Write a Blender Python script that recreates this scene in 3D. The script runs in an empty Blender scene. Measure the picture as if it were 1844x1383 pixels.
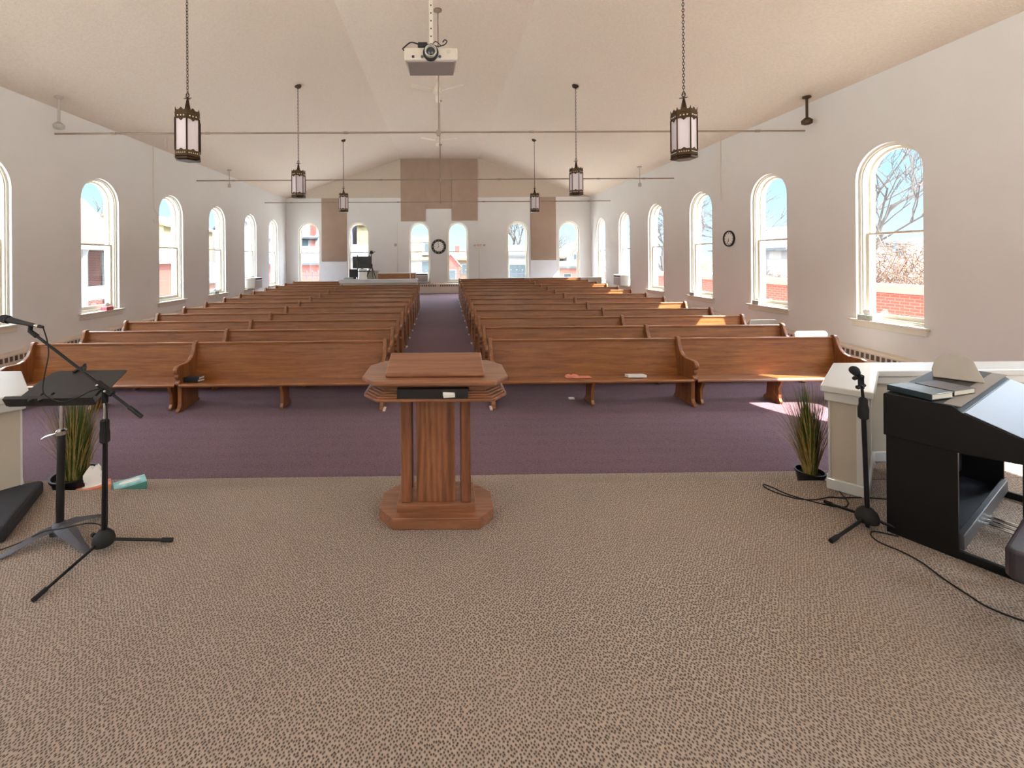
import bpy, bmesh, math, random
from mathutils import Vector, Matrix, Euler
R = math.radians
rnd = random.Random(11)
scene = bpy.context.scene
COL = scene.collection

# ------------------------------------------------------------------ mesh helper
class MB:
    def __init__(s): s.v = []; s.f = []; s.M = Matrix.Identity(4)
    def add(s, vs, fs):
        o = len(s.v)
        s.v += [tuple(s.M @ Vector(p)) for p in vs]
        s.f += [tuple(o + i for i in f) for f in fs]
        return s
    def box(s, x0, x1, y0, y1, z0, z1):
        return s.add([(x0,y0,z0),(x1,y0,z0),(x1,y1,z0),(x0,y1,z0),(x0,y0,z1),(x1,y0,z1),(x1,y1,z1),(x0,y1,z1)],
                     [(3,2,1,0),(4,5,6,7),(0,1,5,4),(1,2,6,5),(2,3,7,6),(3,0,4,7)])
    def prism(s, pts, axis, a, b):
        n = len(pts)
        def P(p, t):
            return {'x': (t, p[0], p[1]), 'y': (p[0], t, p[1]), 'z': (p[0], p[1], t)}[axis]
        return s.add([P(p, a) for p in pts] + [P(p, b) for p in pts],
                     [tuple(range(n)), tuple(range(2*n-1, n-1, -1))] + [(i, (i+1) % n, n + (i+1) % n, n + i) for i in range(n)])
    def loft(s, rings, caps=True, close=True):
        n = len(rings[0]); vs = [p for r in rings for p in r]; fs = []
        for k in range(len(rings)-1):
            for i in range(n if close else n-1):
                j = (i+1) % n
                fs.append((k*n+i, k*n+j, (k+1)*n+j, (k+1)*n+i))
        if caps:
            fs.append(tuple(range(n-1, -1, -1))); fs.append(tuple((len(rings)-1)*n + i for i in range(n)))
        return s.add(vs, fs)
    def tube(s, path, r, n=8, caps=True):
        path = [Vector(p) for p in path]; rs = r if isinstance(r, (list, tuple)) else [r]*len(path)
        rings = []; up = None
        for i, p in enumerate(path):
            d = (path[min(i+1, len(path)-1)] - path[max(i-1, 0)])
            if d.length < 1e-9: d = Vector((0,0,1))
            d.normalize()
            if up is None:
                up = Vector((0,0,1)) if abs(d.z) < .9 else Vector((1,0,0))
            a = d.cross(up)
            if a.length < 1e-6: a = d.cross(Vector((0,1,0)))
            a.normalize(); b = a.cross(d).normalized(); up = b
            rings.append([tuple(p + (a*math.cos(2*math.pi*k/n) + b*math.sin(2*math.pi*k/n))*rs[i]) for k in range(n)])
        return s.loft(rings, caps)
    def lathe(s, prof, n=24, c=(0,0,0), caps=True, rot=0):
        return s.loft([[(c[0]+r*math.cos(2*math.pi*k/n+rot), c[1]+r*math.sin(2*math.pi*k/n+rot), c[2]+z) for k in range(n)] for r, z in prof], caps)
    def ball(s, c, r, sx=1, sy=1, sz=1, n=14):
        m = n//2
        return s.loft([[(c[0]+sx*r*math.sin(t)*math.cos(2*math.pi*k/n), c[1]+sy*r*math.sin(t)*math.sin(2*math.pi*k/n), c[2]-sz*r*math.cos(t)) for k in range(n)]
                       for t in [max(.04, min(math.pi-.04, math.pi*i/m)) for i in range(m+1)]])
    def ring(s, A, B, v0, v1):          # solid band between two outlines (u,z), thickness v0..v1, coords (u,v,z)
        n = len(A)
        vs = [(p[0],v0,p[1]) for p in A]+[(p[0],v0,p[1]) for p in B]+[(p[0],v1,p[1]) for p in A]+[(p[0],v1,p[1]) for p in B]
        fs = []
        for i in range(n):
            j = (i+1) % n
            fs += [(i,j,n+j,n+i),(2*n+i,3*n+i,3*n+j,2*n+j),(i,2*n+i,2*n+j,j),(n+i,n+j,3*n+j,3*n+i)]
        return s.add(vs, fs)
    def build(s, name, m, parent=None, smooth=False, bevel=0, seg=2, loc=None, rot=None):
        me = bpy.data.meshes.new(name)
        me.from_pydata(s.v, [], s.f)
        bm = bmesh.new(); bm.from_mesh(me); bmesh.ops.recalc_face_normals(bm, faces=bm.faces); bm.to_mesh(me); bm.free()
        for mm in (m if isinstance(m, (list, tuple)) else [m]): me.materials.append(mm)
        if smooth:
            me.shade_smooth(); me.set_sharp_from_angle(angle=R(40))
        o = bpy.data.objects.new(name, me); COL.objects.link(o)
        if parent: o.parent = parent
        if loc: o.location = loc
        if rot: o.rotation_euler = rot
        if bevel:
            b = o.modifiers.new('Bevel', 'BEVEL'); b.width = bevel; b.segments = seg; b.limit_method = 'ANGLE'; b.angle_limit = R(35)
        return o

def tag(o, label=None, cat=None, group=None, kind=None):
    if label: o['label'] = label
    if cat: o['category'] = cat
    if group: o['group'] = group
    if kind: o['kind'] = kind
    return o
def thing(name, label, cat, loc=(0,0,0), rot=(0,0,0), group=None):
    o = bpy.data.objects.new(name, None); COL.objects.link(o)
    o.empty_display_size = .1
    o.location = loc; o.rotation_euler = rot
    return tag(o, label, cat, group)
def dup(o, parent=None):
    c = o.copy(); COL.objects.link(c)
    if parent: c.parent = parent
    for ch in list(o.children): dup(ch, c)
    return c
def struct(name, mb, m, **k): return tag(mb.build(name, m, **k), kind='structure')
def spline(pts, k=6):
    P = [Vector(p) for p in pts]; out = []
    for i in range(len(P)-1):
        a, b, c, d = P[max(i-1,0)], P[i], P[i+1], P[min(i+2, len(P)-1)]
        for j in range(k):
            t = j/k
            out.append(.5*((2*b) + (c-a)*t + (2*a-5*b+4*c-d)*t*t + (-a+3*b-3*c+d)*t**3))
    out.append(P[-1]); return out

# ------------------------------------------------------------------ materials
def nodes(name):
    m = bpy.data.materials.new(name); m.use_nodes = True
    nt = m.node_tree; return m, nt, nt.nodes['Principled BSDF']
def rgb(h):                               # sRGB 0..255 -> linear
    f = lambda c: (c/255/12.92) if c/255 <= .04045 else ((c/255+.055)/1.055)**2.4
    return tuple(f(c) for c in h) + (1,)
def coords(nt, kind, scale):
    if kind == 'pos':
        g = nt.nodes.new('ShaderNodeNewGeometry'); out = g.outputs['Position']
    else:
        g = nt.nodes.new('ShaderNodeTexCoord'); out = g.outputs['Object']
    mp = nt.nodes.new('ShaderNodeMapping'); mp.inputs['Scale'].default_value = scale
    nt.links.new(out, mp.inputs['Vector']); return mp.outputs['Vector']
def ramp(nt, fac, stops):
    r = nt.nodes.new('ShaderNodeValToRGB'); el = r.color_ramp.elements
    while len(el) < len(stops): el.new(.5)
    for e, (p, c) in zip(el, stops): e.position = p; e.color = c
    nt.links.new(fac, r.inputs['Fac']); return r.outputs['Color']
def bump(nt, b, height, strength, dist=.01):
    n = nt.nodes.new('ShaderNodeBump'); n.inputs['Strength'].default_value = strength; n.inputs['Distance'].default_value = dist
    nt.links.new(height, n.inputs['Height']); nt.links.new(n.outputs['Normal'], b.inputs['Normal'])
def noise(nt, vec, scale, detail=4, rough=.55, dist=0):
    n = nt.nodes.new('ShaderNodeTexNoise'); n.inputs['Scale'].default_value = scale; n.inputs['Detail'].default_value = detail
    n.inputs['Roughness'].default_value = rough; n.inputs['Distortion'].default_value = dist
    nt.links.new(vec, n.inputs['Vector']); return n.outputs['Fac']
def plain(name, c, rough=.5, metal=0, spec=.5, var=.06, scale=3, bmp=0, bscale=60, coat=0):
    m, nt, b = nodes(name); c = rgb(c)
    b.inputs['Roughness'].default_value = rough; b.inputs['Metallic'].default_value = metal; b.inputs['Specular IOR Level'].default_value = spec
    b.inputs['Coat Weight'].default_value = coat
    v = coords(nt, 'pos', (1,1,1))
    f = noise(nt, v, scale)
    lo = tuple(x*(1-var) for x in c[:3])+(1,); hi = tuple(min(1, x*(1+var)) for x in c[:3])+(1,)
    nt.links.new(ramp(nt, f, [(.3, lo), (.7, hi)]), b.inputs['Base Color'])
    if bmp: bump(nt, b, noise(nt, v, bscale, 5), bmp)
    return m
def wood(name, dark, light, grain='x', rough=.35, kind='pos', stretch=14, coat=.25, wave=False):
    m, nt, b = nodes(name)
    sc = {'x': (1, stretch, stretch), 'y': (stretch, 1, stretch), 'z': (stretch, stretch, 1)}[grain]
    v = coords(nt, kind, sc)
    f = noise(nt, v, 1.6, 7, .62, .6)
    v2 = coords(nt, kind, tuple(x*4 for x in sc)); f2 = noise(nt, v2, 2.5, 3, .6)
    mx = nt.nodes.new('ShaderNodeMath'); mx.operation = 'MULTIPLY_ADD'; mx.inputs[1].default_value = .35
    nt.links.new(f2, mx.inputs[0]); nt.links.new(f, mx.inputs[2]); fac = mx.outputs[0]
    if wave:
        w = nt.nodes.new('ShaderNodeTexWave'); w.wave_type = 'BANDS'; w.bands_direction = 'X'
        w.inputs['Scale'].default_value = 4.5; w.inputs['Distortion'].default_value = 16; w.inputs['Detail'].default_value = 2.5; w.inputs['Detail Scale'].default_value = .45
        v3 = coords(nt, kind, (1.6, 1.6, .32)); nt.links.new(v3, w.inputs['Vector'])
        m2 = nt.nodes.new('ShaderNodeMath'); m2.operation = 'MULTIPLY_ADD'; m2.inputs[1].default_value = .22
        nt.links.new(w.outputs['Fac'], m2.inputs[0]); nt.links.new(fac, m2.inputs[2])
        m3 = nt.nodes.new('ShaderNodeMath'); m3.operation = 'MULTIPLY'; m3.inputs[1].default_value = .9; nt.links.new(m2.outputs[0], m3.inputs[0]); fac = m3.outputs[0]
    d, l = rgb(dark), rgb(light)
    mid = tuple((a+c)/2 for a, c in zip(d, l))
    nt.links.new(ramp(nt, fac, [(.38, d), (.66, mid), (.92, l)]), b.inputs['Base Color'])
    b.inputs['Roughness'].default_value = rough; b.inputs['Coat Weight'].default_value = coat; b.inputs['Coat Roughness'].default_value = .22
    bump(nt, b, fac, .08, .004)
    return m
def carpet(name, dark, light, cell=85, bmp=.6, dist=.008, big=.5, randomness=.55):
    m, nt, b = nodes(name); d, l = rgb(dark), rgb(light)
    v = coords(nt, 'pos', (1,1,1))
    vo = nt.nodes.new('ShaderNodeTexVoronoi'); vo.inputs['Scale'].default_value = cell; vo.inputs['Randomness'].default_value = randomness
    nt.links.new(v, vo.inputs['Vector'])
    n2 = noise(nt, v, big, 4)
    n3 = noise(nt, v, cell*.55, 3)
    a = nt.nodes.new('ShaderNodeMath'); a.operation = 'MULTIPLY_ADD'; a.inputs[1].default_value = -.9; a.inputs[2].default_value = .82
    nt.links.new(vo.outputs['Distance'], a.inputs[0])
    s = nt.nodes.new('ShaderNodeMath'); s.operation = 'MULTIPLY_ADD'; s.inputs[1].default_value = .5; nt.links.new(n2, s.inputs[0]); nt.links.new(a.outputs[0], s.inputs[2])
    s2 = nt.nodes.new('ShaderNodeMath'); s2.operation = 'MULTIPLY_ADD'; s2.inputs[1].default_value = .5; nt.links.new(n3, s2.inputs[0]); nt.links.new(s.outputs[0], s2.inputs[2])
    s3 = nt.nodes.new('ShaderNodeMath'); s3.operation = 'MULTIPLY'; s3.inputs[1].default_value = .6; nt.links.new(s2.outputs[0], s3.inputs[0])
    nt.links.new(ramp(nt, s3.outputs[0], [(.3, d), (.72, l)]), b.inputs['Base Color'])
    b.inputs['Roughness'].default_value = .95; b.inputs['Specular IOR Level'].default_value = .1
    b.inputs['Sheen Weight'].default_value = .15
    bump(nt, b, s2.outputs[0], bmp, dist)
    return m
def loops(name, dark, light, cell=86):
    m, nt, b = nodes(name); d, l = rgb(dark), rgb(light)
    v = coords(nt, 'pos', (1,1,1)); v2 = coords(nt, 'pos', (1,.85,1)); v2.node.inputs['Rotation'].default_value = (0,0,R(45))
    vo = nt.nodes.new('ShaderNodeTexVoronoi'); vo.voronoi_dimensions = '2D'; vo.inputs['Scale'].default_value = cell; vo.inputs['Randomness'].default_value = .6
    nt.links.new(v2, vo.inputs['Vector'])
    a = nt.nodes.new('ShaderNodeMapRange'); a.interpolation_type = 'SMOOTHSTEP'; a.inputs['From Min'].default_value = .04; a.inputs['From Max'].default_value = .50
    nt.links.new(vo.outputs['Distance'], a.inputs['Value'])
    n2 = noise(nt, v, .8, 4); n3 = noise(nt, v, cell*.7, 3)
    s = nt.nodes.new('ShaderNodeMath'); s.operation = 'MULTIPLY_ADD'; s.inputs[1].default_value = .35; nt.links.new(n2, s.inputs[0]); nt.links.new(a.outputs[0], s.inputs[2])
    s2 = nt.nodes.new('ShaderNodeMath'); s2.operation = 'MULTIPLY_ADD'; s2.inputs[1].default_value = .6; nt.links.new(n3, s2.inputs[0]); nt.links.new(s.outputs[0], s2.inputs[2])
    s3 = nt.nodes.new('ShaderNodeMath'); s3.operation = 'MULTIPLY'; s3.inputs[1].default_value = .58; nt.links.new(s2.outputs[0], s3.inputs[0])
    nt.links.new(ramp(nt, s3.outputs[0], [(.28, d), (.86, l)]), b.inputs['Base Color'])
    b.inputs['Roughness'].default_value = .95; b.inputs['Specular IOR Level'].default_value = .1; b.inputs['Sheen Weight'].default_value = .1
    bump(nt, b, s2.outputs[0], .7, .008)
    return m
def glass(name, refl=.07, tint=(1,1,1,1)):
    m = bpy.data.materials.new(name); m.use_nodes = True; nt = m.node_tree; nt.nodes.clear()
    o = nt.nodes.new('ShaderNodeOutputMaterial'); mx = nt.nodes.new('ShaderNodeMixShader')
    t = nt.nodes.new('ShaderNodeBsdfTransparent'); t.inputs['Color'].default_value = tint
    g = nt.nodes.new('ShaderNodeBsdfGlossy'); g.inputs['Roughness'].default_value = .02
    mx.inputs[0].default_value = refl
    nt.links.new(t.outputs[0], mx.inputs[1]); nt.links.new(g.outputs[0], mx.inputs[2]); nt.links.new(mx.outputs[0], o.inputs['Surface'])
    return m
def bricks(name, c1, c2, mortar, axis='x', scale=1.0, bw=.21, bh=.072):
    m, nt, b = nodes(name)
    g = nt.nodes.new('ShaderNodeNewGeometry'); sp = nt.nodes.new('ShaderNodeSeparateXYZ'); cb = nt.nodes.new('ShaderNodeCombineXYZ')
    nt.links.new(g.outputs['Position'], sp.inputs[0])
    nt.links.new(sp.outputs['X' if axis == 'x' else 'Y'], cb.inputs['X']); nt.links.new(sp.outputs['Z'], cb.inputs['Y'])
    br = nt.nodes.new('ShaderNodeTexBrick'); nt.links.new(cb.outputs[0], br.inputs['Vector'])
    br.inputs['Color1'].default_value = rgb(c1); br.inputs['Color2'].default_value = rgb(c2); br.inputs['Mortar'].default_value = rgb(mortar)
    br.inputs['Scale'].default_value = scale; br.inputs['Brick Width'].default_value = bw; br.inputs['Row Height'].default_value = bh; br.inputs['Mortar Size'].default_value = .009
    nt.links.new(br.outputs['Color'], b.inputs['Base Color']); b.inputs['Roughness'].default_value = .9
    return m
def siding(name, c, c2, pitch=.16):
    m, nt, b = nodes(name)
    g = nt.nodes.new('ShaderNodeNewGeometry'); sp = nt.nodes.new('ShaderNodeSeparateXYZ'); nt.links.new(g.outputs['Position'], sp.inputs[0])
    d = nt.nodes.new('ShaderNodeMath'); d.operation = 'DIVIDE'; d.inputs[1].default_value = pitch; nt.links.new(sp.outputs['Z'], d.inputs[0])
    fr = nt.nodes.new('ShaderNodeMath'); fr.operation = 'FRACT'; nt.links.new(d.outputs[0], fr.inputs[0])
    nt.links.new(ramp(nt, fr.outputs[0], [(.0, rgb(c2)), (.16, rgb(c)), (1, rgb(c))]), b.inputs['Base Color']); b.inputs['Roughness'].default_value = .7
    return m

M = {}
M['wall'] = plain('wall_paint', (223,223,222), .85, var=.025, scale=.9, bmp=.15, bscale=9)
M['ceil'] = plain('textured_ceiling', (220,207,192), .95, var=.05, scale=26, bmp=.5, bscale=55)
M['gable'] = plain('gable_plaster', (198,185,170), .95, var=.04, scale=14, bmp=.3, bscale=40)
M['trim'] = plain('cream_trim_paint', (214,208,194), .4, var=.02)
M['white'] = plain('white_gloss_paint', (204,204,202), .35, var=.02, coat=.2)
M['kneewall'] = plain('greige_paint', (184,174,158), .7, var=.03)
M['purple'] = carpet('purple_carpet', (68,47,57), (124,94,106), 140, .25, .004, .35, .9)
M['tan'] = loops('tan_loop_carpet', (80,65,56), (166,149,136))
M['pewx'] = wood('oak_pew_boards', (102,59,31), (164,106,58), 'x', .34)
M['pewz'] = wood('oak_pew_ends', (90,50,26), (160,103,58), 'z', .36, 'obj')
M['toe'] = plain('pale_toe_glint', (228,220,212), .25)  # pale colour stands for window glints on the polished pew toes
M['pulz'] = wood('red_oak_upright', (84,46,29), (152,98,66), 'z', .33, 'obj', 12, .3)
M['pulp'] = wood('red_oak_figured', (78,42,26), (158,103,69), 'z', .33, 'obj', 9, .3, True)
M['pulx'] = wood('red_oak_flat', (94,56,37), (160,108,76), 'x', .3, 'obj', 14, .35)
M['black'] = plain('black_satin', (20,20,22), .45, var=.1)
M['blackm'] = plain('black_metal', (24,24,27), .38, .4, var=.08)
M['blackcloth'] = plain('black_grille_cloth', (38,38,44), .85, var=.15, scale=60, bmp=.4, bscale=220)
M['desk'] = plain('charcoal_powder_coat', (50,48,50), .55, .2)
M['grey'] = plain('grey_steel', (84,84,92), .5, .5)
M['chrome'] = plain('chrome', (205,205,205), .16, 1)
M['rubber'] = plain('black_rubber', (16,16,16), .75)
M['bronze'] = plain('dark_bronze', (58,40,24), .42, .75, var=.2, scale=30)
M['brass'] = plain('aged_brass', (74,57,36), .45, .7, var=.25, scale=45)
M['rod'] = plain('rod_paint', (138,122,106), .6)
M['fan'] = plain('ivory_fan_paint', (238,228,210), .3)
M['projector'] = plain('warm_white_casing', (186,177,166), .45)
M['slotg'] = plain('shaded_grey_casing', (150,140,136), .5)
M['milk'] = plain('milk_glass', (216,208,214), .3, var=.02)
M['lit'], _nt, _b = nodes('fill_light_glass')
_b.inputs['Emission Color'].default_value = (1, .91, .80, 1); _b.inputs['Emission Strength'].default_value = 66; _b.inputs['Base Color'].default_value = (.8,.76,.7,1)  # glow used only by the unseen lanterns added for fill
M['panel'] = plain('tan_fabric_panel', (164,142,126), .95, var=.05, scale=2.5, bmp=.2, bscale=150)
M['board'] = plain('pale_blue_board', (226,230,234), .6, var=.02)
M['plastic'] = plain('white_plastic', (226,226,222), .4)
M['plasticg'] = plain('grey_plastic', (172,166,158), .45)
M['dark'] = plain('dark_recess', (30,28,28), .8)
M['heater'] = plain('beige_enamel', (214,202,188), .5)
M['slot'] = plain('shadowed_grille', (96,86,80), .7)
M['red'] = plain('sign_red', (196,40,36), .5)
M['paper'] = plain('white_paper', (240,240,238), .7)
M['pages'] = plain('page_edges', (226,220,206), .8)
M['green_cover'] = plain('dark_teal_cover', (44,62,66), .3, coat=.5)
M['brown_cover'] = plain('brown_cover', (66,50,42), .4)
M['blackbook'] = plain('black_cover', (30,30,34), .5)
M['grassg'] = plain('grass_blade_green', (72,92,34), .6, var=.35, scale=25)
M['grassy'] = plain('grass_blade_straw', (160,138,78), .7, var=.3, scale=25)
M['pot'] = plain('black_plastic_pot', (26,26,28), .4)
M['soil'] = plain('dark_soil', (38,30,24), .95)
M['pink'] = plain('coral_card', (222,140,116), .7, var=.15, scale=12)
M['aqua'] = plain('aqua_card', (150,206,212), .6, var=.3, scale=18)
M['teal'] = plain('teal_card', (84,150,140), .6)
M['roseflower'] = plain('rose_print_card', (190,90,100), .7, var=.5, scale=40)
M['greyprint'] = plain('grey_green_print_card', (168,176,168), .7, var=.35, scale=60)
M['tissue'] = plain('tissue_white', (244,244,242), .9)
M['piano'] = plain('piano_black', (9,9,10), .42, spec=.3)
M['pianoblue'] = plain('piano_back_board', (34,38,48), .5)
M['lid'] = plain('lid_painted_sheen', (122,128,144), .4, var=.02)
M['pgrey'] = plain('piano_top_sheen', (132,124,116), .4)
M['rail'] = plain('piano_pedal_rail', (74,74,78), .4)
M['bench'] = plain('dark_plum_vinyl', (52,46,54), .45, bmp=.2, bscale=90)
M['glass'] = glass('window_glass')
M['brickr'] = bricks('orange_red_brick', (112,36,24), (98,30,20), (122,66,52), 'y')
M['coping'] = plain('salmon_coping', (112,78,66), .8)
M['bark'] = plain('grey_brown_bark', (44,38,35), .9)
M['twig'] = plain('tan_twigs', (78,56,40), .9)
M['shrub'] = plain('olive_leaves', (84,88,36), .8, var=.35, scale=9)
M['ground'] = plain('pale_concrete_ground', (206,202,194), .95)
M['fence'] = plain('wrought_iron', (40,44,56), .6)
M['hwhite'] = siding('white_siding', (88,88,87), (64,64,66))
M['horange'] = siding('orange_siding', (82,34,22), (54,20,12), .17)
M['hstone'] = bricks('grey_stone_blocks', (62,60,62), (92,89,86), (34,34,38), 'y', 1, 1.1, .55)
M['hblue'] = siding('lavender_siding', (74,77,92), (57,59,74))
M['hbrick'] = bricks('house_brick', (74,34,28), (65,29,24), (86,73,66), 'y')
M['hbrickx'] = bricks('house_brick_front', (99,33,29), (88,28,24), (99,77,70), 'x')
M['hyellow'] = bricks('buff_brick', (99,90,63), (90,81,55), (106,99,86), 'x', 1, .42, .2)
M['slate'] = plain('slate_roof', (40,46,54), .8, var=.2, scale=6)
M['shingle'] = plain('rust_shingles', (50,26,18), .9, var=.25, scale=8)
M['tanroof'] = plain('tan_roof', (87,69,53), .9, var=.12, scale=5)
M['hpane'] = plain('dull_window_glass', (36,46,50), .2)
M['screen'] = plain('dark_screen', (40,44,48), .25)

# ------------------------------------------------------------------ room
XL, XR, YB, YF = -7.46, 7.13, 20.35, -3.2
ZS, ZR, RX0, RX1 = 4.74, 6.6, -1.99, 1.76      # springing, flat ridge height, its edges
FS, FO = .0324, -.50
def fz(y): return FO + FS*y                    # the carpeted floor rises towards the back
SILL, HEAD, WW, TH = .69, 3.58, 1.03, .34
CAMZ = 1.75

def arch(uc, w, z0, zt, n=16):
    r = w/2; zs = zt - r
    pts = [(uc-r, z0), (uc-r, zs)]
    pts += [(uc + r*math.cos(math.pi - math.pi*i/n), zs + r*math.sin(math.pi - math.pi*i/n)) for i in range(1, n)]
    return pts + [(uc+r, zs), (uc+r, z0)]
def wall(name, u0, u1, zb, zt, cs, T, mat):
    mb = MB(); mb.M = T
    for v in (0, TH):
        x = u0
        for c in sorted(cs):
            a, b = c-WW/2, c+WW/2
            mb.add([(x,v,zb),(a,v,zb),(a,v,zt),(x,v,zt)], [(0,1,2,3)])
            mb.add([(a,v,zb),(b,v,zb),(b,v,SILL),(a,v,SILL)], [(0,1,2,3)])
            A = arch(c, WW, SILL, HEAD)[1:-1]
            for p, q in zip(A, A[1:]):
                mb.add([(p[0],v,p[1]),(q[0],v,q[1]),(q[0],v,zt),(p[0],v,zt)], [(0,1,2,3)])
            x = b
        mb.add([(x,v,zb),(u1,v,zb),(u1,v,zt),(x,v,zt)], [(0,1,2,3)])
    for c in cs:
        A = arch(c, WW, SILL, HEAD); n = len(A)
        for i in range(n):
            p, q = A[i], A[(i+1) % n]
            mb.add([(p[0],0,p[1]),(q[0],0,q[1]),(q[0],TH,q[1]),(p[0],TH,p[1])], [(0,1,2,3)])
    for u in (u0, u1): mb.add([(u,0,zb),(u,TH,zb),(u,TH,zt),(u,0,zt)], [(0,1,2,3)])
    mb.add([(u0,0,zt),(u1,0,zt),(u1,TH,zt),(u0,TH,zt)], [(0,1,2,3)])
    return struct(name, mb, mat, smooth=True)
TR = Matrix(((0,1,0,XR),(1,0,0,0),(0,0,1,0),(0,0,0,1)))
TL = Matrix(((0,-1,0,XL),(1,0,0,0),(0,0,1,0),(0,0,0,1)))
TB = Matrix(((1,0,0,0),(0,1,0,YB),(0,0,1,0),(0,0,0,1)))
TF = Matrix(((1,0,0,0),(0,-1,0,YF),(0,0,1,0),(0,0,0,1)))
CR = [6.74, 9.235, 11.67, 14.15, 16.61, 19.03, 4.28, 1.82, -.63]
CL = [6.92, 9.36, 11.78, 14.17, 16.60, 18.85, 4.5, 2.08, -.34]
CB = [-6.37, -4.0, -1.10, .735, 3.60, 6.07]
CF = [-6.0, -3.6, 3.4, 5.8]  # windows added in the unseen front wall for fill daylight
wall('wall_right', YF-TH, YB+TH, -1.2, ZS+.02, CR, TR, M['wall'])
wall('wall_left', YF-TH, YB+TH, -1.2, ZS+.02, CL, TL, M['wall'])
wall('wall_back', XL, XR, -1.2, ZS, CB, TB, M['wall'])
wall('wall_front', XL, XR, -1.2, ZS, CF, TF, M['wall'])
gp = [(XL, ZS), (RX0, ZR), (RX1, ZR), (XR, ZS)]
struct('wall_back_gable', MB().prism(gp, 'y', YB, YB+TH), M['gable'])
struct('wall_front_gable', MB().prism(gp, 'y', YF-TH, YF), M['gable'])
cp = [(XL-.36, ZS-.36*.342), (RX0, ZR), (RX1, ZR), (XR+.36, ZS-.36*.346), (XR+.36, ZS+.25), (RX1, ZR+.3), (RX0, ZR+.3), (XL-.36, ZS+.25)]
cp = [(XL, ZS), (RX0, ZR), (RX1, ZR), (XR, ZS), (XR+.36, ZS), (XR+.36, ZS+.3), (RX1, ZR+.3), (RX0, ZR+.3), (XL-.36, ZS+.3), (XL-.36, ZS)]
struct('ceiling', MB().prism(cp, 'y', YF-TH, YB+TH), M['ceil'])
struct('floor', MB().prism([(3.7, fz(3.7)-.2), (YB+.1, fz(YB)-.2), (YB+.1, fz(YB+.1)), (3.7, fz(3.7))], 'x', XL-.05, XR+.05), M['purple'])
struct('floor_platform', MB().box(XL-.05, XR+.05, YF-.05, 3.315, -1.0, 0), M['tan'], bevel=.018)
struct('floor_step', MB().box(XL-.05, XR+.05, 3.315, 3.83, -1.0, -.185), M['tan'], bevel=.018)
# platform behind the knee walls reaches further back
struct('floor_platform_right', MB().prism([(3.05,3.313),(XR+.05,3.313),(XR+.05,3.84),(3.62,3.84)], 'z', -.9, -.001), M['tan'])
struct('floor_platform_left', MB().prism([(-3.25,3.313),(XL-.05,3.313),(XL-.05,3.84),(-3.82,3.84)], 'z', -.9, -.001), M['tan'])

wn = 0
def window(T, c, board=True, rail=2.12, extra=None, low=None):
    global wn
    wn += 1
    z0 = low or SILL
    def mk(f):
        mb = MB(); mb.M = T; f(mb); return mb
    N = 16
    A = arch(c, WW-.004, SILL+.002, HEAD-.002, N); B = arch(c, WW-.11, SILL+.05, HEAD-.055, N); C2 = arch(c, WW-.07, SILL+.03, HEAD-.035, N)
    def fr(mb):
        mb.ring(A, C2, .055, .075); mb.ring(A, B, .075, .135); mb.ring(A, C2, .135, .22)
    root = mk(fr).build('window_%d' % wn, M['trim'], smooth=True); tag(root, kind='structure')
    D = arch(c, WW-.11, rail, HEAD-.055, N); E_ = arch(c, WW-.20, rail+.035, HEAD-.10, N)
    us = mk(lambda mb: mb.ring(D, E_, .165, .198)).build('upper_sash', M['trim'], root, smooth=True)
    a, b = c-WW/2+.055, c+WW/2-.055
    mk(lambda mb: (lambda P: mb.add([(u,.182,z) for u, z in P], [tuple(range(len(P)))]))(arch(c, WW-.19, rail+.03, HEAD-.096, N))).build('pane', M['glass'], us)
    F = [(a, z0+.05), (a, rail+.035), (b, rail+.035), (b, z0+.05)]
    G = [(a+.045, z0+.12), (a+.045, rail), (b-.045, rail), (b-.045, z0+.12)]
    ls = mk(lambda mb: mb.ring(F, G, .13, .163)).build('lower_sash', M['trim'], root)
    mk(lambda mb: mb.add([(u,.147,z) for u, z in [(a+.04,z0+.115),(a+.04,rail+.005),(b-.04,rail+.005),(b-.04,z0+.115)]], [(0,1,2,3)])).build('pane', M['glass'], ls)
    if extra:
        mk(lambda mb: mb.box(a+.01, b-.01, .15, .18, extra-.02, extra+.02)).build('cross_bar', M['trim'], root)
    if board:
        o = MB(); o.M = T
        o.box(c-WW/2-.09, c+WW/2+.09, -.075, 0, SILL-.035, SILL); o.box(c-WW/2, c+WW/2, 0, .14, SILL-.03, SILL+.004)
        o.box(c-WW/2-.06, c+WW/2+.06, -.03, 0, SILL-.13, SILL-.035)
        o.build('window_sill', M['trim'], root, bevel=.006)
    else:
        o = MB(); o.M = T; o.box(c-WW/2, c+WW/2, -.02, .14, SILL-.03, SILL+.004); o.build('window_sill', M['trim'], root)
    return root
for i, c in enumerate(CR): window(TR, c)
for i, c in enumerate(CL): window(TL, c)
for i, c in enumerate(CB): window(TB, c, False, extra=2.59 if i == 2 else None)
for i, c in enumerate(CF): window(TF, c, False)

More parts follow.
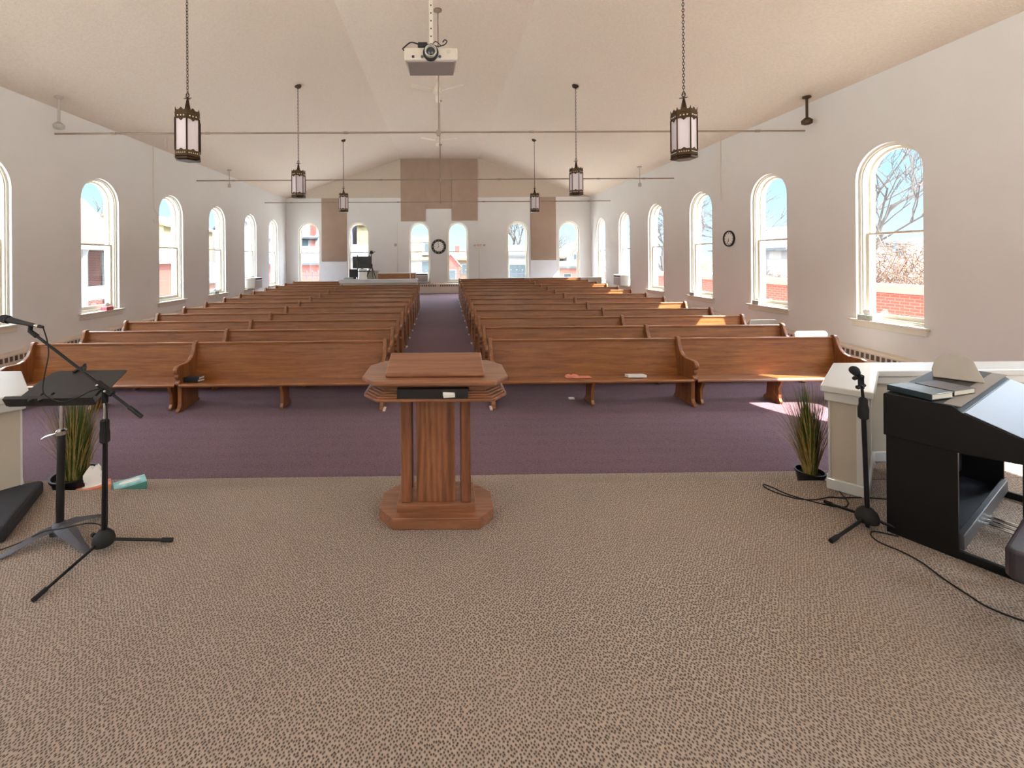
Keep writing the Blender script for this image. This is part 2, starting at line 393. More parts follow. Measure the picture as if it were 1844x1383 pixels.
# tan fabric panels and pale boards on the back wall
def flat(name, x0, x1, z0, z1, m, label, cat, group=None, d=.03):
    return tag(MB().box(x0, x1, YB-d, YB-.001, z0, z1).build(name, m, bevel=.006), label, cat, group)
G_ = 'tan fabric panels on the back wall'
flat('acoustic_panel', -1.985, -.79, 3.61, 6.58, M['panel'], 'tan fabric panel above the window left of the black-rimmed clock, reaching the ceiling', 'panel', G_)
flat('acoustic_panel', -.785, .437, 4.20, 6.58, M['panel'], 'shorter tan fabric panel straight above the black-rimmed clock, between two longer ones', 'panel', G_)
flat('acoustic_panel', .442, 1.69, 3.62, 6.58, M['panel'], 'tan fabric panel above the window right of the black-rimmed clock, reaching the ceiling', 'panel', G_)
flat('acoustic_panel', -5.765, -4.56, 1.715, 4.735, M['panel'], 'tall narrow tan panel between the two windows at the left of the back wall', 'panel', G_)
flat('acoustic_panel', 4.235, 5.445, 1.715, 4.735, M['panel'], 'tall narrow tan panel between the two windows at the right of the back wall', 'panel', G_)
flat('wall_board', -5.83, -4.58, .35, 1.70, M['board'], 'pale bluish board below the tall tan panel at the left', 'board', 'pale boards under the tall panels', .022)
flat('wall_board', 4.22, 5.47, .35, 1.70, M['board'], 'pale greenish-white board below the tall tan panel at the right', 'board', 'pale boards under the tall panels', .022)

# ------------------------------------------------------------------ knee walls beside the platform
def knee(name, s):
    ox = 0 if s > 0 else -.22
    def P(x, y): return (s*x + ox, y)
    def strip(mb, inset, z0, z1):
        # plan of the L: diagonal return plus the run to the side wall
        w = .10 + inset
        d = Vector((.726, .688)); n = Vector((-.688, .726))
        a = Vector((2.985, 3.115)); b = Vector((3.62, 3.70))
        xe = (XR if s > 0 else 7.24)
        a2 = a - d*inset
        pts = [a2 + n*w, a2 - n*w, Vector((b.x + w*.42, b.y - w)), Vector((xe, b.y - w)), Vector((xe, b.y + w)), Vector((b.x - w*.42, b.y + w))]
        mb.prism([P(p.x, p.y) for p in pts], 'z', z0, z1)
    mb = MB(); strip(mb, 0, -.9, .70)
    w = struct(name, mb, M['kneewall'])
    c = MB(); strip(c, .045, .735, .784); c.build('cap', M['white'], w, bevel=.008)
    c = MB(); strip(c, .025, .665, .735); c.build('cap_moulding', M['white'], w, bevel=.01)
    c = MB(); strip(c, .016, 0, .085); c.build('base_moulding', M['white'], w, bevel=.008)
    # white corner trim framing the end post
    d = Vector((.726, .688)); n = Vector((-.688, .726)); a = Vector((2.985, 3.115))
    c = MB()
    for t0, t1 in ((-.104, -.05), (.092, .104)):
        pp = [a - d*.008 + n*t0, a - d*.008 + n*t1, a + n*t1, a + n*t0]
        c.prism([P(p.x, p.y) for p in pp], 'z', .085, .665)
    c.build('corner_trim', M['white'], w)
knee('wall_platform_right', 1)
knee('wall_platform_left', -1)

# half walls at the back
b = MB().box(-3.92, -.98, 16.2, 16.32, -.2, .985); bw = struct('wall_booth', b, M['kneewall'])
MB().box(-3.96, -.95, 16.16, 16.42, .985, 1.035).build('cap', M['board'], bw, bevel=.006)
MB().box(-3.94, -.965, 16.18, 16.2, .90, .985).build('cap_moulding', M['board'], bw)
b = MB().box(2.18, 6.98, 18.60, 18.72, -.2, .90); bw = struct('wall_rear', b, M['kneewall'])
MB().box(2.15, 7.0, 18.56, 18.76, .90, .95).build('cap', M['white'], bw, bevel=.006)

# ------------------------------------------------------------------ baseboard heaters
def heater(name, L, label, loc, rot, slots):
    t = thing(name, label, 'heater', loc, rot)
    MB().prism([(0,.0),(-.10,.0),(-.105,.05),(-.105,.445),(-.085,.47),(0,.485)], 'x', 0, L).build('cover', M['heater'], t, bevel=.006)
    n = int(L/.085); i = 0
    while i < n:
        g = MB()
        for j in range(22):
            if i + j < n: x = .03 + (i+j)*.085; g.box(x, x+.05, -.108, -.1045, .335, .42)
        if g.v: g.build('grille', M['slot'], t)
        i += 24
    return t
sl = math.atan(FS)
heater('baseboard_heater', YB-4.0, 'long beige baseboard heater running along the right-hand window wall', (XR-.002, YB-.15, fz(YB-.15)), Euler((0, sl, -math.pi/2), 'XYZ'), 1)
heater('baseboard_heater', YB-4.0, 'long beige baseboard heater running along the left-hand window wall', (XL+.002, 3.95, fz(3.95)), Euler((0, -sl, math.pi/2), 'XYZ'), 1)
heater('baseboard_heater', 9.4, 'white baseboard heater across the back wall below the clock', (-2.2, YB-.002, fz(YB)-.01), (0,0,0), 1)

# ------------------------------------------------------------------ pews
END = [(-.005,0),(.47,0),(.47,.035),(.44,.06),(.425,.30),(.45,.55),(.495,.78),(.50,.845),(.487,.875),(.455,.89),(.42,.88),(.398,.845),(.375,.775),(.335,.70),(.28,.655),(.20,.635),
       (.10,.638),(.02,.642),(-.03,.628),(-.06,.595),(-.062,.56),(-.045,.535),(-.02,.525),(-.03,.495),(-.02,.465),(.005,.45),(.0,.42),(-.02,.40),(-.018,.375),(.02,.355),(.035,.32),(.03,.10),(.012,.05),(-.03,.03),(-.03,0)]
SEAT = [(-.025,.352),(-.03,.372),(-.018,.388),(.02,.388),(.20,.36),(.40,.322),(.40,.296),(.20,.332),(.02,.356)]
BACK = [(.37,.315),(.405,.50),(.44,.70),(.462,.83),(.485,.826),(.462,.69),(.43,.50),(.395,.315)]
SUP = [(.05,0),(.36,0),(.35,.04),(.30,.08),(.29,.25),(.34,.29),(.35,.306),(.20,.334),(.03,.355),(.04,.30),(.075,.22),(.07,.08),(.045,.035)]
def make_pew(L, lab, grp, ends, sups):
    t = thing('church_pew', lab, 'pew', group=grp)
    x0, x1 = (.05 if 0 in ends else .004), (L-.05 if 1 in ends else L-.004)
    MB().prism(SEAT, 'x', x0, x1).build('seat', M['pewx'], t, smooth=True)
    MB().prism(BACK, 'x', x0, x1).build('backrest', M['pewx'], t, smooth=True)
    MB().prism([(.448,.826),(.446,.85),(.456,.86),(.49,.857),(.497,.845),(.494,.824)], 'x', x0, x1).build('top_rail', M['pewx'], t, smooth=True)
    for k in ends:
        x = (0, L-.056)[k]
        MB().prism(END, 'x', x, x+.056).build('end_panel', M['pewz'], t, bevel=.01)
    for u in sups: MB().prism(SUP, 'x', L*u-.022, L*u+.022).build('support', M['pewz'], t, bevel=.005)
    return t
PEWS = {'ri': ((0,1),(.5,)), 'li': ((0,1),(.5,)), 'ro': ((1,),(.05,.52)), 'lo': ((0,),(.48,.95))}
ORD = ['front','second','third','fourth','fifth','sixth','seventh','eighth','ninth','tenth','eleventh','twelfth','thirteenth']
LI, LO_ = 2.835, 2.352
PROTO = {}
def pew(kind, L, x, y, label, grp, toe=None):
    if kind not in PROTO:
        o = PROTO[kind] = make_pew(L, label, grp, *PEWS[kind])
        if toe is not None:
            MB().box(toe-.034 if toe < .5 else toe-.004, toe+.004 if toe < .5 else toe+.034, -.06, .06, 0, .026).build('foot', M['toe'], o, bevel=.006)
    else: o = dup(PROTO[kind])
    o.location = (x, y, fz(y)); o.rotation_euler = (math.atan(FS), 0, 0)
    o['label'] = label; o['group'] = grp
RP, LP = .975, .905
for i in range(13):
    y = 5.85 + RP*i
    w = ORD[i]
    pew('ri', LI, .665, y, 'long oak pew right of the centre aisle, %s row from the pulpit' % w, 'oak pews beside the right of the aisle', 0.0)
    pew('ro', LO_, 3.501, y, 'shorter oak pew nearest the right-hand windows, %s row from the pulpit' % w, 'oak pews on the right window side')
for i in range(13):
    y = 5.86 + LP*i
    w = ORD[i]
    if i < 11:
        pew('li', LI, -3.665, y, 'long oak pew left of the centre aisle, %s row from the pulpit' % w, 'oak pews beside the left of the aisle', LI)
    pew('lo', LO_, -6.018, y, 'shorter oak pew nearest the left-hand windows, %s row from the pulpit' % w, 'oak pews on the left window side')

# ------------------------------------------------------------------ pulpit
def octo(hx, y0, y1, cx, cy): return [(-hx, y0+cy), (-hx+cx, y0), (hx-cx, y0), (hx, y0+cy), (hx, y1-cy), (hx-cx, y1), (-hx+cx, y1), (-hx, y1-cy)]
p = thing('pulpit', 'reddish oak pulpit with eight-sided top and base at the platform centre', 'pulpit', (-.055, 2.75, 0), (0,0,-.012))
MB().prism(octo(.385, 0, .42, .10, .11), 'z', .004, .078).build('base', M['pulx'], p, bevel=.004)
MB().prism(octo(.262, .065, .36, .004, .004), 'z', .078, .128).build('plinth', M['pulx'], p, bevel=.006)
for x in (-.235, .155+.012):
    MB().box(x, x+.066, .09, .156, .128, .875).build('post', M['pulz'], p, bevel=.006)
    MB().box(x, x+.066, .27, .336, .128, .875).build('post', M['pulz'], p, bevel=.006)
MB().box(-.133, .128, .10, .135, .128, .875).build('front_panel', M['pulp'], p, bevel=.004)
MB().prism(octo(.46, -.125, .42, .095, .12), 'z', .872, .89).build('lower_slab', M['pulx'], p, bevel=.004)
mo = MB()
for k, (z, ins) in enumerate(((.89, .012), (.902, .024), (.914, .036))): mo.prism(octo(.46-ins, -.125+ins, .42-ins, .095, .12), 'z', z, z+.012)
mo.build('lower_moulding', M['pulx'], p, bevel=.003)
# shelf box with an open front
bx = MB(); hx, y0 = .405, -.07
bx.prism([(-hx,y0+.115),(-hx+.09,y0),(-.235,y0),(-.235,y0+.30),(-hx,y0+.30)], 'z', .926, .962)
bx.prism([(hx,y0+.115),(hx-.09,y0),(.215,y0),(.215,y0+.30),(hx,y0+.30)], 'z', .926, .962)
bx.prism([(-hx,y0+.30),(hx,y0+.30),(hx-.09,.365),(-hx+.09,.365)], 'z', .926, .962)
bx.build('shelf_case', M['pulx'], p)
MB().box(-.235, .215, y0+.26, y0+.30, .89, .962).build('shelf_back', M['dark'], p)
mo = MB()
for z, ins in ((.952, .05), (.962, .034)):
    q = octo(.472-ins, -.135+ins, .43-ins, .095, .13); mo.prism(q, 'z', z, z+.012)
mo.build('upper_moulding', M['pulx'], p, bevel=.003)
MB().prism(octo(.472, -.135, .43, .095, .13), 'z', .972, 1.0).build('top', M['pulx'], p, bevel=.009, seg=3)
rb = MB(); rb.prism([(-.035,1.0),(-.035,1.018),(-.02,1.026),(.26,1.095),(.275,1.088),(.275,1.0)], 'x', -.318, .318)
rb.build('reading_board', M['pulx'], p, bevel=.008, seg=3)
# dark block on the moulded case, painted as the shaded shelf opening
MB().box(-.232, .208, -.1215, .15, .8925, .9495).build('shelf_shade_block', M['dark'], p)
tag(MB().box(.0, .07, 0, .05, 0, .018).build('paper_slip', M['paper'], loc=(.0, 2.60, .905), rot=(.3, 0, .15)), 'small white folded paper in the dark pulpit shelf', 'paper')

# ------------------------------------------------------------------ pendant lanterns
def hexpts(r, rot=0): return [(r*math.cos(R(60*k)+rot), r*math.sin(R(60*k)+rot)) for k in range(6)]
def band(mb, r, z0, z1, t=.008, rot=0):
    A, B = hexpts(r, rot), hexpts(r-t, rot)
    for i in range(6):
        j = (i+1) % 6
        vs = [A[i]+(z0,), A[j]+(z0,), A[j]+(z1,), A[i]+(z1,), B[i]+(z0,), B[j]+(z0,), B[j]+(z1,), B[i]+(z1,)]
        mb.add(vs, [(0,1,2,3),(7,6,5,4),(3,2,6,7),(0,4,5,1)])
def hole_beads(mb, r, z, n, rr):
    A = hexpts(r)
    for i in range(6):
        a, b = Vector(A[i]+(0,)), Vector(A[(i+1) % 6]+(0,))
        for k in range(n):
            q = a.lerp(b, (k+1)/(n+1)); q.z = z; mb.ball(q, rr, n=6)
def points(mb, r, z0, z1, t=.006, down=False):      # pierced crown: pointed leaves and lobes
    A = hexpts(r)
    for i in range(6):
        a, b = Vector(A[i]+(0,)), Vector(A[(i+1) % 6]+(0,)); d = b-a; nn = Vector((-(a+b).y*0-(a+b).x, -(a+b).y, 0)).normalized()*t
        if down: prof = [(0,0),(.3,0),(.4,.5),(.5,1),(.6,.5),(.7,0),(1,0)]
        else: prof = [(0,1),(.1,.55),(.3,.5),(.42,.8),(.5,.95),(.58,.8),(.7,.5),(.9,.55),(1,1)]
        top = [a + d*u + Vector((0,0,z0+(z1-z0)*h)) for u, h in prof]
        bot = [a + d*u + Vector((0,0,z0)) for u, h in prof]
        n = len(prof)
        vs = [tuple(q) for q in top+bot] + [tuple(q+nn) for q in top+bot]
        fs = []
        for k in range(n-1):
            fs += [(k,k+1,n+k+1,n+k),(2*n+k,3*n+k,3*n+k+1,2*n+k+1),(k,2*n+k,2*n+k+1,k+1)]
        mb.add(vs, fs)
def make_lantern(label, zb, x, y, rot, lit=False):
    ztop = ZS + ((XR-x)*(ZR-ZS)/(XR-RX1) if x > 0 else (x-XL)*(ZR-ZS)/(RX0-XL))
    t = thing('pendant_lantern', label, 'lantern', (x, y, zb), (0,0,rot), 'pendant lanterns over the pews')
    h = .60; r = .165
    MB().loft([[q+(z,) for q in hexpts(rr)] for rr, z in ((.12,0),(.165,.012),(.172,.03),(.16,.045),(.16,.05))]).build('bottom_plate', M['bronze'], t)
    mb = MB(); band(mb, r, .05, .125); band(mb, r+.004, .05, .06); band(mb, r+.004, .115, .125); points(mb, r, .125, .148, down=True)
    mb.build('lower_band', M['brass'], t)
    mb = MB(); A = hexpts(r-.012)
    for i in range(6):
        a, b = A[i], A[(i+1) % 6]
        mb.add([a+(.10,), b+(.10,), b+(.55,), a+(.55,)], [(0,1,2,3)])
    mb.build('glass_panel', M['lit'] if lit else M['milk'], t)
    mb = MB()
    for q in hexpts(r-.004): mb.box(q[0]-.008, q[0]+.008, q[1]-.008, q[1]+.008, .12, .56)
    mb.build('upright', M['bronze'], t)
    mb = MB(); band(mb, r, .545, .625); band(mb, r+.004, .545, .553); band(mb, r+.004, .618, .626); points(mb, r, .545, .515, down=True); points(mb, r*.99, .625, .70)
    mb.build('crown', M['brass'], t)
    for zz, nn, rr in ((.088,5,.008),(.585,3,.0105)):
        mb = MB(); hole_beads(mb, r*.997, zz, nn, rr); mb.build('hole_bead', M['pages'], t)  # pale beads stand in for pierced holes showing the bright ceiling
    MB().loft([[q+(z,) for q in hexpts(rr)] for rr, z in ((.155,.60),(.06,.64),(.042,.70),(.018,.83),(.014,.845))]).build('spire', M['bronze'], t)
    mb = MB(); mb.tube([(0,0,.84),(0,0,.88)], .012); 
    for k in range(2): mb.loft([[(math.cos(k*math.pi/2)*a-math.sin(k*math.pi/2)*c, math.sin(k*math.pi/2)*a+math.cos(k*math.pi/2)*c, .853+e) for a, c, e in ((-.055,0,.004),(0,-.012,-.006),(.055,0,.004),(0,.012,.012))], [(math.cos(k*math.pi/2)*a-math.sin(k*math.pi/2)*c, math.sin(k*math.pi/2)*a+math.cos(k*math.pi/2)*c, .862+e) for a, c, e in ((-.055,0,.004),(0,-.012,-.006),(.055,0,.004),(0,.012,.012))]])
    mb.tube([(0.022*math.cos(a), 0, .902+.026*math.sin(a)) for a in [2*math.pi*k/12 for k in range(13)]], .006, 6)
    mb.build('finial', M['bronze'], t)
    mb = MB(); z = .925; k = 0; zc = ztop - zb - .03
    while z < zc:
        pa = []
        for q in range(9):
            a = 2*math.pi*q/8
            e = (.014*math.cos(a), .027*math.sin(a))
            pa.append((e[0], 0, z+e[1]) if k % 2 == 0 else (0, e[0], z+e[1]))
        mb.tube(pa, .0042, 4, False); z += .041; k += 1
    mb.build('chain', M['bronze'], t)
    MB().lathe([(.01,-.07),(.02,-.05),(.07,-.03),(.085,0.02),(.085,.05)], 20, (0,0,ztop-zb-.01)).build('canopy', M['bronze'], t)
make_lantern('nearest bronze pendant lantern on the right, beside the projector', 3.115, 3.36, 5.86, R(-30))
make_lantern('nearest bronze pendant lantern on the left, corner edge facing the pulpit', 3.13, -3.48, 5.86, R(-4))
make_lantern('middle-distance bronze pendant lantern of the right-hand row', 3.32, 3.335, 10.53, R(-24))
make_lantern('middle-distance bronze pendant lantern of the left-hand row', 3.295, -3.545, 10.53, R(28))
make_lantern('farthest bronze pendant lantern of the right-hand row, before the tall tan panel', 3.44, 3.335, 15.29, R(-27))
make_lantern('farthest bronze pendant lantern of the left-hand row, before the tall tan panel', 3.48, -3.54, 15.29, R(2))

# lit lanterns added unseen behind the camera to brighten the hall
for x, y in ((3.36, 1.19), (-3.48, 1.19), (3.36, -2.0), (-3.48, -2.0)):
    make_lantern('added fill-light lantern out of view over the platform, %s, %s' % ('right side' if x > 0 else 'left side', 'nearer the pulpit' if y > 0 else 'nearer the front wall'), 3.15, x, y, R(-20), True)

# ------------------------------------------------------------------ tie rods, hangers, fans, projector
def tie(y, z, label):
    t = thing('tie_rod', label, 'rod', (0, y, z), (0,0,0), 'steel tie rods across the room')
    MB().tube([(XL+.03,0,0),(XL+.2,0,0),(XR-.2,0,0),(XR-.03,0,0)], .018, 10).build('rod', M['rod'], t, smooth=True)
    for x in (XL+1.1, XL+2.9, -1.9, 1.7, XR-2.4, XR-1.0): MB().tube([(x,0,0),(x+.09,0,0)], .025, 10).build('coupling', M['rod'], t, smooth=True)
    mb = MB(); mb.tube([(-.06,0,-.03),(-.06,0,ZR-z)], .012, 8); mb.build('hanger', M['rod'], t, smooth=True)
    MB().lathe([(.03,-.07),(.045,-.04),(.045,.03),(.02,.05)], 12, (-.06,0,0)).build('hub', M['rod'], t, smooth=True)
    MB().lathe([(.02,-.05),(.08,-.02),(.08,0)], 14, (-.06,0,ZR-z)).build('flange', M['rod'], t, smooth=True)
tie(8.24, 4.225, 'cream tie rod crossing the ceiling nearest the projector')
tie(12.94, 4.20, 'cream tie rod crossing behind the first pendant lanterns, second from the pulpit')
tie(17.85, 4.19, 'cream tie rod crossing close before the tan panels, farthest from the pulpit')
def fan(x, y, z, rot, label):
    t = thing('ceiling_fan', label, 'fan', (x, y, z), (0,0,rot), 'white ceiling fans on the ridge')
    MB().tube([(0,0,.12),(0,0,ZR-z)], .013, 10).build('down_rod', M['trim'], t, smooth=True)
    MB().lathe([(.015,.22),(.03,.17),(.05,.10),(.085,.06),(.10,.0),(.10,-.05),(.06,-.07)], 20).build('motor', M['trim'], t, smooth=True)
    MB().lathe([(.02,-.06),(.06,-.01),(.07,0)], 16, (0,0,ZR-z)).build('canopy', M['trim'], t, smooth=True)
    for k in range(3):
        a = R(120*k)
        mb = MB(); mb.M = Matrix.Rotation(a, 4, 'Z') @ Matrix.Rotation(R(14), 4, 'X')
        mb.prism([(.10,-.02),(.2,-.05),(.70,-.065),(.76,-.04),(.76,.04),(.70,.06),(.2,.05),(.10,.02)], 'z', -.012, 0)
        mb.build('blade', M['fan'], t, bevel=.004)
fan(-.10, 10.7, 6.0, R(90), 'white three-bladed ceiling fan just below the projector in view')
fan(-.14, 16.2, 6.3, R(94), 'white three-bladed ceiling fan farther back, near the tan panels')

pj = thing('projector', 'white ceiling-hung projector with round lens facing the pulpit', 'projector', (-.09, 3.70, 3.49))
MB().prism([(-.235,.0),(-.215,-.0),(.215,0),(.235,.0),(.222,.26),(.20,.31),(-.20,.31),(-.215,.26)], 'z', .0, .115).build('body', M['projector'], pj, bevel=.02, seg=3)
MB().box(-.205, .205, .02, .30, -.006, .004).build('underside', M['slotg'], pj, bevel=.004)
mb = MB(); mb.M = Matrix.Rotation(R(90), 4, 'X'); mb.lathe([(.068,-.01),(.068,.012),(.06,.02),(.055,.02)], 28, (0,.062,0)); lr = mb.build('lens_ring', M['dark'], pj, smooth=True)
mb = MB(); mb.M = Matrix.Rotation(R(90), 4, 'X'); mb.lathe([(.052,.0),(.052,.05),(.046,.055),(.036,.03)], 28, (0,.062,0)); mb.build('lens_barrel', M['plasticg'], pj, smooth=True)
mb = MB(); mb.M = Matrix.Rotation(R(90), 4, 'X'); mb.lathe([(.04,.02),(.036,.034),(.02,.044),(.002,.047)], 24, (0,.062,0)); mb.build('lens', M['screen'], pj, smooth=True)
for x, z, r, m in ((-.075,.03,.013,'grey'), (.078,.03,.013,'grey'), (.155,.075,.018,'plasticg')):
    mb = MB(); mb.M = Matrix.Rotation(R(90), 4, 'X'); mb.lathe([(r,-.004),(r,.004)], 16, (x,z,0)); mb.build('dial' if r < .015 else 'sensor', M[m], pj)
MB().box(-.165,-.143,-.003,.01,.02,.042).build('sensor_window', M['dark'], pj)
MB().box(-.03,.03,-.0025,.01,-.003,.004).build('badge', M['grey'], pj)
mb = MB(); mb.box(-.018,.018,.13,.166,.115,ZR-3.49); 
mb.build('mount_pole', M['projector'], pj, bevel=.003)
mb = MB()
for k in range(40): mb.box(-.006,.006,.1285,.13,.20+k*.07,.212+k*.07)
mb.build('pole_hole', M['dark'], pj)
MB().box(-.12,.12,.05,.25,.115,.135).build('mount_plate', M['grey'], pj, bevel=.004)
MB().box(-.115,-.03,.02,.09,.125,.172).build('signal_box', M['black'], pj, bevel=.008)
MB().tube(spline([(-.10,.03,.15),(-.17,-.01,.15),(-.225,-.03,.10),(-.24,-.03,.085),(-.23,-.03,.07)]), .006, 8).build('cable', M['rubber'], pj, smooth=True)
MB().tube(spline([(-.10,.06,.14),(-.05,-.01,.125),(.0,-.015,.13),(.06,0,.12),(.12,.0,.135),(.14,0,.165),(.12,0,.175),(.105,0,.155)]), .005, 8).build('cable', M['rubber'], pj, smooth=True)
MB().tube(spline([(-.05,.02,.13),(.0,-.02,.115),(.03,-.01,.15),(.05,0,.16),(.09,0,.125)]), .004, 6).build('cable', M['rubber'], pj, smooth=True)

def hanger(x, y, zb, m, label, big):
    zt = ZS + ((XR-x) if x > 0 else (x-XL))*.346
    t = thing('hanging_speaker', label, 'speaker', (x, y, zb), (0,0,0), 'small speakers hung from the ceiling edges')
    MB().tube([(0,0,.1),(0,0,zt-zb)], .022 if big else .012, 8).build('drop_tube', M[m], t, smooth=True)
    MB().lathe([(.03,-.05),(.07,-.03),(.07,0)], 14, (0,0,zt-zb)).build('ceiling_plate', M[m], t, smooth=True)
    (MB().lathe([(.05,0),(.085,.02),(.09,.08),(.05,.12),(.02,.14)], 16) if big else MB().lathe([(.04,0),(.05,.02),(.05,.11),(.02,.13)], 14)).build('speaker_body', M[m], t, smooth=True)
hanger(6.94, 8.0, 4.27, 'brass', 'dark speaker hung from the ceiling at the right end of the nearest tie rod', True)
hanger(-7.14, 8.0, 4.24, 'plasticg', 'grey speaker hung from the ceiling at the left end of the nearest tie rod', True)
hanger(6.73, 14.4, 4.20, 'plasticg', 'small grey cylinder hung on a thin rod near the right-hand wall', False)
hanger(-7.17, 14.4, 4.24, 'plasticg', 'small grey cylinder hung on a thin rod near the left-hand wall', False)
tag(MB().tube(spline([(XL+.012,11.05,ZS),(XL+.012,11.05,3.9),(XL+.012,11.05,3.2),(XL+.012,11.06,3.12),(XL+.012,11.2,2.98),(XL+.012,11.22,2.85),(XL+.012,11.1,2.78),(XL+.012,11.02,2.85)]), .009, 6).build('wall_cable', M['trim'], smooth=True), 'thin cream cable dropping down the left wall and ending in a loop', 'cable')
tag(MB().box(XR-.022, XR, 10.76, 10.785, 3.2, ZS).build('wall_conduit', M['trim']), 'thin cream conduit dropping down the right wall above the small clock', 'conduit')

# ------------------------------------------------------------------ clocks, exit sign, small wall things
def clock(name, label, T, r, rim, numerals):
    t = thing(name, label, 'clock'); t.matrix_world = T
    mb = MB(); mb.M = Matrix.Rotation(R(90), 4, 'X'); mb.lathe([(r*rim,.0),(r,.0),(r*1.0,.03),(r*.97,.042),(r*rim,.03),(r*rim,.0)], 40, caps=False); mb.build('rim', M['black'], t, smooth=True)
    mb = MB(); mb.M = Matrix.Rotation(R(90), 4, 'X'); mb.lathe([(r*rim*1.01,.002),(r*rim*1.01,.02)], 40); mb.build('face', M['paper'], t)
    nm = MB()
    for k in range(12):
        nm.M = Matrix.Rotation(R(30*k), 4, 'Y')
        nm.box(-r*.022, r*.022, -.023, -.019, r*rim*.74, r*rim*.93)
        if k % 3 == 0: nm.box(-r*.07, -r*.045, -.023, -.019, r*rim*.74, r*rim*.93)
    nm.build('hour_mark', M['black'], t)
    if numerals:
        nm = MB()
        for k in range(12):
            nm.M = Matrix.Rotation(R(30*k), 4, 'Y')
            for e in (-.05, 0, .05): nm.box(r*(e-.008), r*(e+.008), -.046, -.04, r*(rim+.11), r*.90)
        nm.build('rim_numeral', M['pages'], t)
    for nme, a, L, w in (('hour_hand', numerals*40-170, .5, .05), ('minute_hand', numerals*150-160, .8, .035)):
        mb = MB(); mb.M = Matrix.Rotation(R(a), 4, 'Y'); mb.box(-r*w/2, r*w/2, -.027, -.023, -r*.06, r*rim*L); mb.build(nme, M['black'], t)
clock('wall_clock', 'large round clock with wide black numeral rim on the back wall', Matrix.Translation((-.185, YB-.002, 2.39)), .355, .68, 1)
clock('wall_clock', 'small black-rimmed clock on the right wall between two windows', Matrix.Translation((XR-.002, 10.475, 2.225)) @ Matrix.Rotation(R(-90), 4, 'Z'), .20, .82, 0)
ex = thing('exit_sign', 'white exit sign with red letters and two lamp heads on the back wall', 'sign', (1.76, YB, 2.44))
MB().box(-.15,.16,-.07,-.001,-.13,.13).build('housing', M['plastic'], ex, bevel=.008)
lt = MB()
def L(x, segs):
    for a, b2, c, d in segs: lt.box(x+a*.052, x+b2*.052, -.074, -.07, -.05+c*.1, -.05+d*.1)
L(-.115, [(0,.25,0,1),(0,1,0,.2),(0,.8,.4,.6),(0,1,.8,1)])
lt.add([(-.052,-.072,-.05),(-.036,-.072,-.05),(.0,-.072,.05),(-.016,-.072,.05)], [(0,1,2,3)]); lt.add([(-.016,-.072,-.05),(.0,-.072,-.05),(-.036,-.072,.05),(-.052,-.072,.05)], [(0,1,2,3)])
L(.018, [(0,.3,0,1)])
L(.055, [(.35,.65,0,1),(0,1,.8,1)])
lt.build('lettering', M['red'], ex)
for x in (-.24, .24):
    mb = MB(); mb.tube([(x*.6,-.03,0),(x,-.05,0)], .012, 8); mb.lathe([(.03,-.03),(.045,0),(.045,.03),(.02,.045)], 12, (x,-.06,0)); mb.build('lamp_head', M['plasticg'], ex, smooth=True)
tag(MB().box(1.735, 1.765, YB-.02, YB, .6, 2.31).build('wall_conduit', M['trim']), 'thin cream conduit running down the back wall from the exit sign', 'conduit')
tag(MB().box(-2.17, -2.145, YB-.02, YB, .5, 3.6).build('wall_conduit', M['trim']), 'thin cream conduit on the back wall left of the centre windows', 'conduit')
mb = MB(); mb.M = Matrix.Translation((-2.24, YB, 2.485)) @ Matrix.Rotation(R(90), 4, 'X'); mb.lathe([(.075,0),(.075,.02),(.05,.035),(.01,.038)], 20)
tag(mb.build('wall_sounder', M['plasticg'], smooth=True), 'small round grey disc on the back wall left of the clock', 'sounder')

def acunit(label, loc, rot):
    t = thing('window_air_conditioner', label, 'air conditioner', loc, rot, 'window air conditioners')
    MB().box(-.33,.33,-.30,.12,0,.42).build('casing', M['plastic'], t, bevel=.02)
    MB().box(-.28,.28,-.304,-.295,.34,.39).build('outlet_grille', M['dark'], t)
    MB().box(-.30,.30,-.306,-.298,.03,.31).build('intake_panel', M['plasticg'], t, bevel=.006)
    MB().box(-.45,.45,.10,.125,.40,.46).build('filler_panel', M['plastic'], t)
acunit('white air conditioner in the second window from the back on the right wall', (XR, 16.61, .70), (0,0,R(-90)))
acunit('white air conditioner in the second window from the back on the left wall', (XL, 16.60, .70), (0,0,R(90)))
acunit('white air conditioner in the back-wall window just left of the clock', (-1.02, YB, .70), (0,0,0))

# ------------------------------------------------------------------ tissue boxes and other small things
def tissue_box(label, loc, rot, size, m, m2=None, tissue=True, th=.09):
    t = thing('tissue_box', label, 'tissue box', loc, rot, 'tissue boxes')
    x, y, z = size
    MB().box(-x/2,x/2,-y/2,y/2,0,z).build('carton', M[m], t, bevel=.003)
    MB().lathe([(1,0),(1,.0015)], 20).build('opening', M[m2 or 'paper'], t, loc=(0,0,z)).scale = (x*.33, y*.24, 1)
    if tissue:
        mb = MB(); n = 14; rings = []
        for k in range(6):
            f = k/5; rr = (.20+.10*math.sin(f*2.6))*(1-.5*f**3)
            rings.append([(x*rr*math.cos(2*math.pi*i/n)*(1+.25*math.sin(3*i+k)), y*.5*rr*math.sin(2*math.pi*i/n)*(1+.2*math.cos(2*i)), z+f*th*(1+.12*math.sin(i*1.7))) for i in range(n)])
        mb.loft(rings); mb.build('tissue', M['tissue'], t, smooth=True)
    return t
tissue_box('coral tissue box with a tall white tissue, behind the left stands', (-2.84,3.47,-.185), (0,0,R(38)), (.22,.12,.13), 'pink', None, True, .15)
tb = tissue_box('aqua tissue box with its top facing up, right of the coral box', (-2.60,3.54,-.185), (0,0,R(42)), (.215,.125,.125), 'aqua', 'paper', False)
